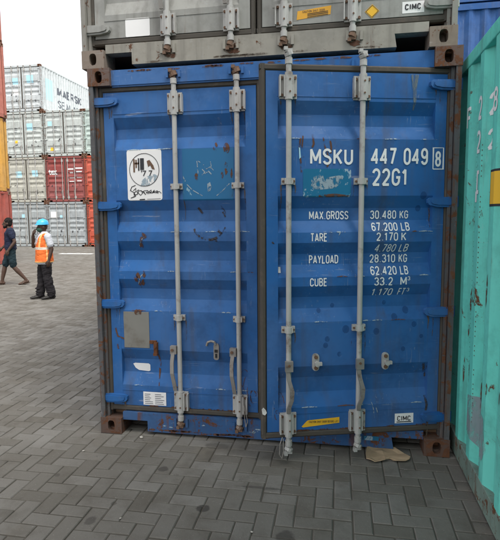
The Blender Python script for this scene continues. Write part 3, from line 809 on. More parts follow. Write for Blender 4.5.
# scuffed arc and rust scars below the patch
for a0, a1, w in ((200, 235, .014), (240, 262, .010), (268, 300, .018), (308, 345, .010), (20, 40, .010)):
    ring(.742, 1.535, .115, .115, w, dl, 'dark_scrape', -.003, **P, a0=a0, a1=a1, name='scuff', n=8)
for q in ([(.66, 1.64), (.69, 1.60)], [(.82, 1.65), (.85, 1.60)], [(.70, 1.44), (.76, 1.42), (.80, 1.41)], [(.80, 1.49), (.83, 1.46)]): Lx(q, .016, dl, 'dark_scrape', -.003, 'scuff')
for x, z in ((.245, 1.42), (.235, 1.38), (.268, 1.45), (.215, 1.16), (.245, 1.12), (.262, 1.18), (.225, 1.10), (.20, 1.14)):
    K([(x+.022*random.uniform(.3, 1)*math.cos(a), z+.034*random.uniform(.3, 1)*math.sin(a)) for a in [k*.8 for k in range(8)]], dl, 'rust_scrape', -.003, 'rust_scar')
Lx([(.225, 1.375), (.25, 1.42), (.282, 1.452)], .006, dl, 'scrape'); Lx([(.21, 1.10), (.235, 1.16), (.28, 1.20)], .006, dl, 'scrape')
# weathered data plate, torn sticker, approval plate
pl = MB(); pl.box(.095, .288, DY-.004, DY, .638, .902); pl.build('data_plate', 'bare_patch', dl, bevel=.001)
K([(.17, .905), (.20, .925), (.235, .915), (.23, .885), (.19, .88)], dl, 'rust_scrape', -.0055, 'rust_scar')
K([(.142, .508), (.158, .515), (.262, .514), (.274, .505), (.274, .462), (.262, .456), (.186, .462), (.16, .478)], dl, 'white_sticker', -.003)
ap = MB(); ap.box(.228, .402, DY-.004, DY, .214, .312); ap.build('approval_plate', 'white_sticker', dl, bevel=.001)
for zz in (.296, .282, .268, .254, .240, .226):
    for xa_, xb_ in ((.240, .305), (.318, .392)): Lx([(xa_, zz), (xb_-random.uniform(0, .03), zz)], .004, dl, 'grey_ink', -.0055, 'fine_print')
Lx([(.345, .60), (.35, .52), (.346, .44), (.35, .36)], (.010, .018, .012, .006), dl, 'rust_scrape', -.003, 'rust_run')
for q in ([(.03, .78), (.045, .72), (.10, .70)], [(.02, .60), (.03, .55), (.025, .50)], [(.04, .66), (.05, .62)]): Lx(q, .012, dl, 'rust_scrape', -.003, 'rust_scar')
for a in range(7):
    cx, cz = 1.0+random.uniform(-.03, .06), .42+random.uniform(-.14, .10); rr = random.uniform(.02, .05)
    Lx([(cx+rr*math.cos(t*.5)*.7, cz+rr*math.sin(t*.5)*1.4) for t in range(0, 10)], .004, dl, 'rust_scrape', -.003)
rr_ = random.Random(21)
for d_, sg in ((dl, 1), (dr, -1)):
    for z in HINGE_Z:
        for q in range(2):
            x = sg*rr_.uniform(.03, .085); h_ = rr_.uniform(.05, .16)
            Lx([(x, z-.03), (x+.003, z-.03-h_*.4), (x-.002, z-.03-h_)], (rr_.uniform(.008, .018), .008, .003), d_, 'stain', -.003, 'rust_run')
    for x in ((.520, .950) if sg > 0 else (-.992, -.540)):
        for xo in (-.044, .044):
            for zz in (2.27, 1.765, .852):
                if rr_.random() < .7:
                    h_ = rr_.uniform(.05, .22); Lx([(x+xo, zz), (x+xo+.004, zz-h_*.5), (x+xo, zz-h_)], (.010, .007, .002), d_, 'stain', -.003, 'rust_run')
    for q in range(10):
        x = sg*rr_.uniform(.09, 1.0); Lx([(x-.03*rr_.random(), .207), (x+.02+.05*rr_.random(), .208)], .010, d_, 'rust_scrape', -.003, 'rust_scar')
    for r_ in DOOR_REC:
        for q in range(4):
            x = sg*rr_.uniform(.10, 1.0); L_ = rr_.uniform(.03, .12); Lx([(x, r_[3]), (x+L_*.5, r_[3]+.003), (x+L_, r_[3])], (.004, .008, .003), d_, 'scrape' if q else 'rust_scrape', -.003, 'scuff')
# wire seals and tag by the meeting edge
ws = MB(); ws.path([(.985, -.02, .27), (1.0, -.03, .22), (1.012, -.03, .16), (1.0, -.03, .12), (.99, -.02, .17), (.985, -.02, .25)], .003, 6); ws.build('wire_seal', 'worn_steel', dl)
ws = MB(); ws.path([(-1.035, -.02, .19), (-1.052, -.03, .15), (-1.056, -.03, .08), (-1.04, -.03, .055), (-1.03, -.03, .10), (-1.03, -.02, .18)], .003, 6); ws.build('wire_seal', 'worn_steel', dr)
sgt = MB(); sgt.prism_y([(-1.156, .330), (-1.140, .322), (-1.128, .338), (-1.135, .356), (-1.15, .372), (-1.16, .36)], DY-.012, DY-.008); sgt.build('seal_tag', 'tape', dr)
# stuck-on label low on the sill under the open door
patch(rect(1.89, 1.99, .070, .100), blue, 'teal_new', .0245, name='label'); 

# ------------------------------------------------------------------ grey container on top
GREY = (.285, .285, .262, .40)
gx = -.035
grey, gl, gr_ = container((gx, 0, CH), 'dirty grey shipping container stacked on top of the blue container', GREY, None, 2,
                          (.20, .155, .12, .55), (.22, .21, .185, .5), sill=(.29, .275, .235, .48))
def G(pts, par, mat, y=-.0016, name='sticker'): return patch(pts, par, mat, y, **P, name=name)
G(rect(.218, .392, .206, .325, .008), gl, 'white_sticker')
gs = [c for c in grey.children if c.name.startswith('door_sill')][0]
bh = [c for c in blue.children if c.name.startswith('door_header')][0]
bs = [c for c in blue.children if c.name.startswith('door_sill')][0]
def blot(cx, cz, rx, rz, par, y, mat='rust_scrape', n=14, name='rust_stain'):
    patch([(cx+rx*random.uniform(.55, 1.1)*math.cos(k*6.283/n), cz+rz*random.uniform(.55, 1.1)*math.sin(k*6.283/n)) for k in range(n)], par, mat, y, name=name)
for x in (.61, 1.04, 1.388, 1.818): blot(x+.01, .070, .065, .026, gs, .0262, 'stain'); blot(x+.02, .058, .045, .020, gs, .0256)
for k in range(9): blot(random.uniform(.40, 2.05), .028+random.uniform(0, .006), random.uniform(.04, .16), .007, gs, .0262, 'stain')
for k in range(14): blot(random.uniform(.20, 2.25), 2.570-random.uniform(0, .006), random.uniform(.03, .09), .008, bh, .0242)
for x in (.61, 1.04): blot(x, 2.515, .05, .022, bh, .0242)
for k in range(16): blot(random.uniform(.38, 1.25), .030+random.uniform(0, .010), random.uniform(.02, .09), .009, bs, .0262)
for k in range(9): blot(random.uniform(.38, 1.20), random.uniform(.06, .10), random.uniform(.01, .04), .006, bs, .0262, 'scrape')
for x in (.62, 1.05): blot(x, .085, .05, .022, bs, .0256)
o = -2.356-gx
G([(1.432+o, .232), (1.645+o, .252), (1.650+o, .305), (1.437+o, .285)], gr_, 'orange_label', -.0016, 'warning_label')
stencil('CAUTION SHUT DOOR', 1.47+o, 1.61+o, .272, .286, gr_, 'black_ink', -.0034, .15, **P)
for z in (.244, .254, .263): strip([(1.50+o, z), (1.63+o, z+.010)], .004, gr_, 'black_ink', -.0034, **P, name='fine_print')
G([(1.900+o, .208), (1.945+o, .250), (1.902+o, .292), (1.857+o, .250)], gr_, 'yellow', -.0016, 'hazard_label')
strip([(1.900+o, .214), (1.939+o, .250), (1.902+o, .286), (1.863+o, .250), (1.900+o, .214)], .003, gr_, 'black_ink', -.0034, **P, name='lettering')
G(rect(2.082+o, 2.212+o, .222, .290), gr_, 'white_sticker', -.0016, 'maker_label')
stencil('CIMC', 2.098+o, 2.192+o, .240, .276, gr_, 'black_ink', -.0034, .20, **P)

# ------------------------------------------------------------------ turquoise container along the right
TST = .168
TEAL = (.125, .62, .52, .46)
tx0, ty0 = 2.466, -2.25
teal, _, _ = container((tx0, ty0, 0), 'turquoise shipping container seen along its rusty side, right of the blue one', TEAL, None, 1,
                       RUST_CAST, (.17, .24, .20, .58), H=2.545, side_start=TST)
tw = [c for c in teal.children if c.name.startswith('side_wall')][0]
def wall_d(t, st=TST):
    p = wall_profile(CL-.32, start=st)
    for (a, da), (b, db) in zip(p, p[1:]):
        if a <= t <= b: return da+(db-da)*(t-a)/(b-a) if b > a else da
    return 0
WB = [a for a, d in wall_profile(CL-.32, start=TST)]
def wall_text(body, y0, y1, z0, z1, mat='white_ink', bold=.02, parent=tw, name='lettering', pts=None, glyph=None):
    """lettering on the wall that faces -x: reads towards -y; y in world metres"""
    if glyph:
        def wrap(bm):
            for a in WB: bmesh.ops.bisect_plane(bm, geom=bm.verts[:]+bm.edges[:]+bm.faces[:], plane_co=(-(a+.16+ty0), 0, 0), plane_no=(1, 0, 0), dist=1e-6)
            for p in bm.verts:
                yy = -p.co.x; p.co = (.008+wall_d(yy-ty0-.16)-.0022+p.co.y, yy-ty0, p.co.z)
        return stencil(glyph, -y0, -y1, z0, z1, parent, 'clean_ink', 0., .16, name=name, remap=wrap)
    bm = bmesh.new()
    if pts is None:
        v, f = text_mesh(body, bold)
        vs = [bm.verts.new((0, y0+p[0]*(y1-y0), z0+p[1]*(z1-z0))) for p in v]
    else:
        vs = [bm.verts.new((0, a, b)) for a, b in pts]; f = [tuple(range(len(pts)))]
    for q in f:
        try: bm.faces.new([vs[i] for i in q])
        except ValueError: pass
    for a in WB:
        bmesh.ops.bisect_plane(bm, geom=bm.verts[:]+bm.edges[:]+bm.faces[:], plane_co=(0, a+.16+ty0, 0), plane_no=(0, 1, 0), dist=1e-6)
    for p in bm.verts:
        t = p.co.y-ty0-.16; p.co.x = .008+wall_d(t)-.0022; p.co.y -= ty0
    me = bpy.data.meshes.new(name); bm.to_mesh(me); bm.free()
    return mk(name, me, mat, parent)
TEXTS_GREEN = True
def wall_glyph(c, y0, y1, z0, z1):
    v = wall_text(None, y0, y1, z0, z1, glyph=c)
wall_glyph('F', -.002, -.072, 2.085, 2.215); wall_glyph('2', -.256, -.324, 2.095, 2.225); wall_glyph('2', -.37, -.44, 2.10, 2.22); wall_glyph('8', -.534, -.604, 2.085, 2.205)
wall_glyph('2', -.235, -.32, 1.915, 2.04); wall_glyph('2', -.37, -.43, 1.92, 2.03)
wall_glyph('[', -.27, -.325, 1.69, 1.82); wall_text('', 0, 0, 0, 0, pts=[(-.20, 1.645), (-.285, 1.645), (-.285, 1.705), (-.20, 1.705)], mat='white_sticker', name='sticker')
wall_text('', 0, 0, 0, 0, pts=[(-.535, 1.615), (-.70, 1.615), (-.70, 1.80), (-.535, 1.80)], mat='black_ink', name='label')
lb = wall_text('', 0, 0, 0, 0, pts=[(-.545, 1.627), (-.69, 1.627), (-.69, 1.788), (-.545, 1.788)], mat='yellow', name='label'); lb.location.x = -.0015
for y in (-.335, -.25):
    for k in range(58):
        z = 1.95-k*.028
        if rng.random() < .8: wall_text('', 0, 0, 0, 0, pts=[(y, z), (y-.004, z), (y-.004, z+.007), (y, z+.007)], mat='rust', name='weld_spot')
rs = random.Random(11)
for k in range(26):
    y = rs.uniform(-.95, .15); z = rs.uniform(.16, 2.2) if k > 8 else rs.uniform(.16, .7); w = rs.uniform(.006, .018); h = rs.uniform(.06, .32)
    wall_text('', 0, 0, 0, 0, pts=[(y, z), (y-w*.6, z+h*.2), (y-w, z+h*.7), (y-w*.5, z+h), (y+w*.3, z+h*.6)], mat='rust_scrape', name='rust_scar')
wall_text('', 0, 0, 0, 0, pts=[(-.24, .30), (-.55, .22), (-.62, .34), (-.58, .50), (-.42, .56), (-.25, .52)], mat='primer', name='worn_patch')

# unseen containers added behind the camera's right shoulder to shade ground and right door
for lv, (colr, lab) in enumerate((((.20, .045, .035, .3), 'unseen brown red container added at ground level behind the camera for shade'),
                                  ((.30, .31, .30, .3), 'unseen grey container added on the second level behind the camera for shade'),
                                  ((.10, .16, .24, .3), 'unseen slate blue container added on the third level behind the camera for shade'))):
    container((tx0+.03*lv, ty0-.12-CL, lv*CH), lab, colr, 'unseen containers added to shade the blue doors', 0)

# ------------------------------------------------------------------ blue container high up behind the turquoise one
ROYAL = (.009, .066, .22, .16)
for k, (lab) in enumerate(('pale blue grey container standing behind the turquoise one at ground level', 'deep blue container end above the turquoise one, second level', 'deep blue container, third level above the turquoise one, at the top edge')):
    root = empty('shipping_container', (2.56+CW, 6.15+CL, k*CH), lab, 'container', 'containers standing behind the turquoise one')
    root.rotation_euler.z = math.pi
    shell(root, ROYAL if k else (.2, .25, .3, .3), post=(.025, .10, .40, .12) if k else None, cast=(.05, .10, .28, .4))
    c2 = ROYAL
    door(root, .086, -.002, 1.078, 1, (.524, .954), c2, 0., 0); door(root, 2.356, -1.076, .002, -1, (-.968, -.538), c2, 0., 0)

# ------------------------------------------------------------------ far stack facing the camera
FX, FY, PIT = -15.06, 23.5, 2.47
FG = 'shipping containers in the far stack'
far = [  # column, level, colour, label
    (-1, 0, (.33, .355, .355, .44), 'pale grey container, bottom left of the far stack behind the two men'),
    (-1, 1, (.42, .41, .35, .40), 'cream grey container with two pale blue emblems, second level of the far stack'),
    (-1, 2, (.47, .50, .47, .42), 'off white container under the one with lettering on its side, far stack third level'),
    (-1, 3, (.50, .53, .53, .42), 'off white container with dark lettering along its side, topmost of the far stack'),
    (0, 0, (.34, .365, .37, .42), 'pale grey container under the maroon one in the far stack'),
    (0, 1, (.25, .052, .045, .24), 'maroon container with white lettering on its doors in the far stack'),
    (0, 2, (.46, .49, .465, .42), 'greyish white container on top of the maroon one'),
    (1, 0, (.46, .075, .035, .12), 'orange red container at ground level, right end of the far stack'),
    (1, 1, (.47, .080, .040, .12), 'orange red container on the second level, right end of the far stack'),
    (1, 2, (.42, .50, .46, .40), 'pale greenish container on top of the orange red ones, far stack'),
]
FD = {}
for ci, lv, colr, lab in far:
    x0 = FX+PIT*ci + ((lv*37+ci*13) % 5-2)*.012
    root, a, b = container((x0, FY, lv*CH), lab, colr, FG, 1, (.15, .075, .045, .75), tuple(c*.75 for c in colr[:3])+(.62,))
    FD[(ci, lv)] = (root, a, b)
    rr = random.Random(ci*9+lv)
    for d, sg in ((a, 1), (b, -1)):      # grimy lower panels and small marks
        mid = .53*sg
        for q in range(3):
            x = mid+rr.uniform(-.35, .35); z = rr.uniform(.5, 1.0)
            patch([(x+.07*rr.uniform(.4, 1)*math.cos(t), z+.10*rr.uniform(.4, 1)*math.sin(t)) for t in [k*.8 for k in range(8)]], d, 'dark_scrape', -.003, **P, name='scuff')
        for q in range(3): strip([(mid-.12*rr.random(), 1.66-.1*q), (mid+.16, 1.66-.1*q)], .03, d, 'grey_ink', -.003, **P, name='lettering')
def far_em(key, which, x, z, s=.30, mat='sky_sticker'):
    patch(rect(x-s/2, x+s/2, z-s/2, z+s/2), FD[key][which], mat, -.004, **P, name='emblem')
far_em((-1, 1), 1, .62, 1.62, .36); far_em((-1, 1), 2, -.62, 1.66, .36); far_em((-1, 2), 2, -.75, 1.72, .40); far_em((-1, 3), 2, -.62, 1.80, .42)
far_em((-1, 3), 1, .72, 1.72, .36); far_em((-1, 3), 1, .72, 1.10, .32, 'white_sticker'); far_em((0, 2), 1, .28, 1.85, .26); far_em((0, 0), 1, .30, 1.85, .36, 'white_sticker')
far_em((0, 2), 1, .35, .42, .20, 'yellow'); far_em((-1, 2), 1, .62, .9, .16, 'yellow')
far_em((-1, 0), 1, .80, 1.8, .20); far_em((0, 0), 1, .78, 1.75, .16)
lettering('tex', .08, .62, 1.56, 1.86, FD[(0, 1)][1], 'white_ink', -.004, bold=.03, **P)
for x0, x1, z in ((-.98, -.62, 1.86), (-.50, -.06, 1.90), (-.86, -.66, 1.66), (-.46, -.10, 1.70), (-.90, -.55, 1.36), (-.44, -.12, 1.38), (-.90, -.60, 1.16), (-.42, -.14, 1.18)):
    strip([(x0, z), (x1, z)], .075 if z > 1.6 else .045, FD[(0, 1)][2], 'white_ink', -.004, **P, name='lettering')
# lettering along the side of the topmost one (wall facing +x)
def side_text(body, root, y0, y1, z0, z1, mat, bold=.02, name='lettering'):
    sw = [c for c in root.children if c.name.startswith('side_wall')][1]
    if body:
        def wrap(bm):
            for a, d in wall_profile(CL-.32): bmesh.ops.bisect_plane(bm, geom=bm.verts[:]+bm.edges[:]+bm.faces[:], plane_co=(a+.16, 0, 0), plane_no=(1, 0, 0), dist=1e-6)
            for p in bm.verts:
                yy = p.co.x; p.co = (CW-.008-wall_d(yy-.16, 0.)+.003-p.co.y, yy, p.co.z)
        o = stencil(body, y0, y1, z0, z1, sw, mat, 0., .20 if bold > .01 else .13, name=name, remap=wrap); o.location.x = -CW
        return o
    v, f = text_mesh(body, bold) if body else (np.array([(0, 0), (1, 0), (1, 1), (0, 1)]), [(0, 1, 2, 3)])
    bm = bmesh.new(); vs = [bm.verts.new((0, y0+p[0]*(y1-y0), z0+p[1]*(z1-z0))) for p in v]
    for q in f:
        try: bm.faces.new([vs[i] for i in q])
        except ValueError: pass
    p_ = wall_profile(CL-.32)
    for a, d in p_: bmesh.ops.bisect_plane(bm, geom=bm.verts[:]+bm.edges[:]+bm.faces[:], plane_co=(0, a+.16, 0), plane_no=(0, 1, 0), dist=1e-6)
    for p in bm.verts: p.co.x = CW-.008-wall_d(p.co.y-.16, 0.)+.003
    me = bpy.data.meshes.new(name); bm.to_mesh(me); bm.free()
    o = mk(name, me, mat, sw); o.location.x = -CW; return o
top = FD[(-1, 3)][0]
side_text('MAERSK', top, 1.75, 4.6, 1.22, 1.72, 'grey_ink', .02); side_text('SEALAND', top, 1.75, 4.8, .52, .98, 'grey_ink', .005)
side_text('', top, .55, 1.25, .75, 1.95, 'sky_sticker', name='emblem')

# ------------------------------------------------------------------ stack at the left edge
for lv, (colr, lab) in enumerate((((.30, .055, .035, .30), 'rust red container at ground level by the left edge'), ((.52, .27, .045, .16), 'yellow container on the second level by the left edge'),
                                  ((.40, .125, .085, .22), 'salmon orange container above the yellow one by the left edge'), ((.38, .13, .09, .22), 'faded orange container, fourth level by the left edge'))):
    container((-10.1-CW+(.02, -.02, .03, 0)[lv], 13.3-CL, lv*CH), lab, colr, 'containers stacked by the left edge', 0, (.18, .09, .06, .7), tuple(c*.9 for c in colr[:3])+(.4,))

# ------------------------------------------------------------------ small things on the ground
cpts = [(1.915, .02), (1.902, -.05), (1.905, -.13), (1.930, -.152), (1.955, -.16), (1.985, -.146), (2.02, -.135), (2.05, -.10), (2.07, -.118), (2.09, -.13), (2.15, -.115), (2.17, -.092), (2.185, -.065), (2.15, -.01), (2.10, .05), (2.0, .06)]
rc = random.Random(4); nc = len(cpts); cx_, cy_ = 2.02, -.045; vs, fs = [(cx_, cy_, .006)], []
for fr in (.4, .75, 1.):
    for k, (x, y) in enumerate(cpts):
        j_ = rc.uniform(.96, 1.03) if fr == 1. else 1.
        vs.append((cx_+(x-cx_)*fr*j_, cy_+(y-cy_)*fr*j_, .005+(rc.uniform(.0, .022) if fr == 1. else rc.uniform(0, .007)) + .010*max(0, math.sin(x*38))*fr))
for k in range(nc):
    j = (k+1) % nc; fs.append((0, 1+k, 1+j))
    for q in (0, 1): fs.append((1+q*nc+k, 1+(q+1)*nc+k, 1+(q+1)*nc+j, 1+q*nc+j))
cb = MB(); cb.add(vs, fs); cbo = cb.build('cardboard_sheet', 'cardboard')
sf = cbo.modifiers.new('thickness', 'SOLIDIFY'); sf.thickness = .004; sf.offset = 0
tag(cbo, 'torn piece of tan cardboard lying under the open blue door', 'cardboard')
M['line_paint'] = worn('faded_white_line', (.75, .75, .72), .56, 3, None, .8)
ln = MB(); ln.box(-11.0, -9.4, 17.7, 18.1, -.001, .006)
tag(ln.build('painted_line', 'line_paint'), 'worn white painted strip on the ground before the far stack', kind='structure')
M['stone'] = simple('pale_stone', (.42, .40, .35), .9)
for x, y, s, lab in ((.02, -.30, .010, 'tiny pale stone chip on the pavers before the left casting of the blue container'),
                     (.33, -.04, .018, 'largest pale stone chip, by the left fork pocket of the blue container'),
                     (1.30, -.98, .008, 'tiny pale stone chip near the bottom edge of the picture'),
                     (.60, -.98, .008, 'pale stone chip on the pavers beside the dark oil spots')):
    b = MB(); b.ball((0, 0, s*.35), s, s*.7, s*.4, 7, 5); bb = b.build('stone_chip', 'stone'); bb.location = (x, y, 0); bb.rotation_euler.z = x*7
    tag(bb, lab, 'stone', 'stone chips on the pavers')

# ------------------------------------------------------------------ people
def fuse(name, b, mats, parent, voxel=.008, smooth=5, pick=None, fold=0.):
    """overlapping closed shapes melted into one continuous skin"""
    me = b.mesh(name); o = bpy.data.objects.new(name, me); COL.objects.link(o)
    r = o.modifiers.new('r', 'REMESH'); r.mode = 'VOXEL'; r.voxel_size = voxel
    s = o.modifiers.new('s', 'SMOOTH'); s.iterations = smooth; s.factor = .5
    nm = bpy.data.meshes.new_from_object(o.evaluated_get(bpy.context.evaluated_depsgraph_get()))
    bpy.data.objects.remove(o); bpy.data.meshes.remove(me); nm.name = name
    if fold:                            # soft cloth creases
        n_ = len(nm.vertices); co = np.zeros(n_*3); no = np.zeros(n_*3)
        nm.vertices.foreach_get('co', co); nm.vertex_normals.foreach_get('vector', no)
        co = co.reshape(-1, 3); no = no.reshape(-1, 3)
        w_ = np.array([mnoise.noise((x*9, y*9, z*15+x*6)) + .5*mnoise.noise((x*22, y*22, z*34)) for x, y, z in co.tolist()])
        nm.vertices.foreach_set('co', (co+no*(fold*w_)[:, None]).ravel()); nm.update()
    p = mk(name, nm, mats, parent, smooth=True)
    if pick: nm.polygons.foreach_set('material_index', [pick(q.center) for q in nm.polygons])
    return p
def limb(b, pts):
    """tapered limb through (x, y, z, r) points"""
    for a, c in zip(pts, pts[1:]): b.tube(a[:3], c[:3], a[3], c[3], 14)
    for a in pts: b.ball(a[:3], a[3], n=12, m=8)
def loft(b, rings, n=18):
    """closed stack of ellipses (x, y, z, rx, ry)"""
    v = []
    for x, y, z, rx, ry in rings:
        for k in range(n): t = 2*math.pi*k/n; v.append((x+rx*math.cos(t), y+ry*math.sin(t), z))
    f = [(j*n+k, j*n+(k+1) % n, (j+1)*n+(k+1) % n, (j+1)*n+k) for j in range(len(rings)-1) for k in range(n)]
    f += [tuple(range(n-1, -1, -1)), tuple(range((len(rings)-1)*n, len(rings)*n))]
    b.add(v, f)
def head(b, c, tilt=0.):
    x, y, z = c                       # centre of the skull
    b.ball((x-.012, y, z+.018), .093, .074, .098, 14, 10)
    b.ball((x+.025, y, z-.045), .062, .054, .062, 12, 8)
    b.ball((x+.052, y, z-.088), .024, .026, .020)
    b.tube((x+.082, y, z+.018), (x+.106, y, z-.026), .009, .015, 8); b.ball((x+.100, y, z-.026), .016, .017, .012)
    b.ball((x+.072, y, z-.062), .024, .027, .010); b.ball((x+.066, y, z+.026), .022, .052, .012)
    for s in (-1, 1): b.ball((x-.010, y+.076*s, z-.006), .019, .010, .030)
def eyes(parent, c):
    x, y, z = c
    for s in (-1, 1):
        e = MB(); e.ball((x+.074, y+.030*s, z+.004), .012, .014, .009); e.build('eye', 'eye', parent, smooth=True)
def hand(b, w, d, side, curl=.5, up_=False):
    """palm and five fingers from wrist w along direction d; side = thumb direction"""
    w, d, s = Vector(w), Vector(d).normalized(), Vector(side).normalized(); n = d.cross(s).normalized()
    b.tube(w, w+d*.045, .024, .030, 10)
    for k in range(5): b.ball(w+d*(.03+.009*k), .022, .022, .022, 8, 6)
    pc = w+d*.06
    for k, (o, L) in enumerate(((.026, .062), (.009, .072), (-.009, .067), (-.026, .052))):
        p0 = pc+s*o; limb(b, [(*p0, .014), (*(p0+d*.03), .0105)])
        p1 = p0+d*.03+(d*math.cos(curl)+n*math.sin(curl))*L*.45
        p2 = p1+(d*math.cos(curl*2)+n*math.sin(curl*2))*L*.45
        limb(b, [(*(p0+d*.02), .0105), (*p1, .0095), (*p2, .008)])
    t0 = w+d*.02+s*.024; t1 = t0+(s*.7+d*.7).normalized()*.038; t2 = t1+(d*.9+s*.2+n*.3).normalized()*.028
    limb(b, [(*t0, .013), (*t1, .011), (*t2, .009)])
M['skin'] = simple('dark_brown_skin', (.055, .030, .020), .5, .2, 30, 0., (.04, .02, .013), .2)
M['skin2'] = simple('brown_skin', (.070, .038, .025), .5, .2, 30, 0., (.06, .03, .02), .2)
M['eye'] = simple('eye', (.05, .04, .035), .2)
M['hair'] = simple('black_hair', (.012, .010, .009), .8, .4, 60, 0., (.03, .025, .02), .3, .2, .004)
M['helmet'] = simple('blue_helmet_shell', (.06, .42, .72), .35, .15, 8)
M['vest'] = simple('orange_vest', (.74, .16, .035), .75, .25, 9, 0., (.5, .09, .02), .4, .2, .003)
M['reflective'] = simple('reflective_band', (.55, .50, .42), .4, .2, 20)
M['vest_edge'] = simple('yellow_vest_band', (.80, .46, .16), .6, .2, 20)
M['shirt_white'] = simple('pale_shirt', (.50, .52, .55), .8, .2, 9, 0., (.4, .4, .42), .4, .2, .003)
M['trousers'] = simple('black_trousers', (.018, .016, .018), .85, .4, 10, 0., (.035, .03, .03), .4, .2, .004)
M['shoe'] = simple('black_shoe', (.014, .013, .012), .55)
M['mask'] = simple('dark_green_face_mask', (.02, .06, .04), .8)
M['navy'] = simple('navy_shirt', (.017, .022, .045), .85, .4, 8, 0., (.04, .04, .06), .4, .2, .004)
M['shorts'] = simple('dark_teal_shorts', (.015, .030, .037), .85, .4, 9, 0., (.04, .05, .055), .4, .2, .004)
M['sandal'] = simple('brown_sandal', (.05, .035, .025), .7)
def foot(b, x, y, z, yaw=0., L=.25, sole=True, pitch=0.):
    """shoe: heel at ankle, toe along +x"""
    q = Matrix.Translation((x, y, z)) @ Matrix.Rotation(yaw, 4, 'Z') @ Matrix.Rotation(pitch, 4, 'Y')
    for px, pz, rx, ry, rz in ((-.02, .038, .045, .036, .038), (.03, .040, .055, .038, .040), (.08, .032, .060, .042, .030), (.13, .026, .055, .043, .025), (.165, .022, .035, .036, .021), (.0, .075, .04, .036, .05)):
        c = q @ Vector((px, 0, pz)); b.ball(c, rx, ry, rz, 12, 8)

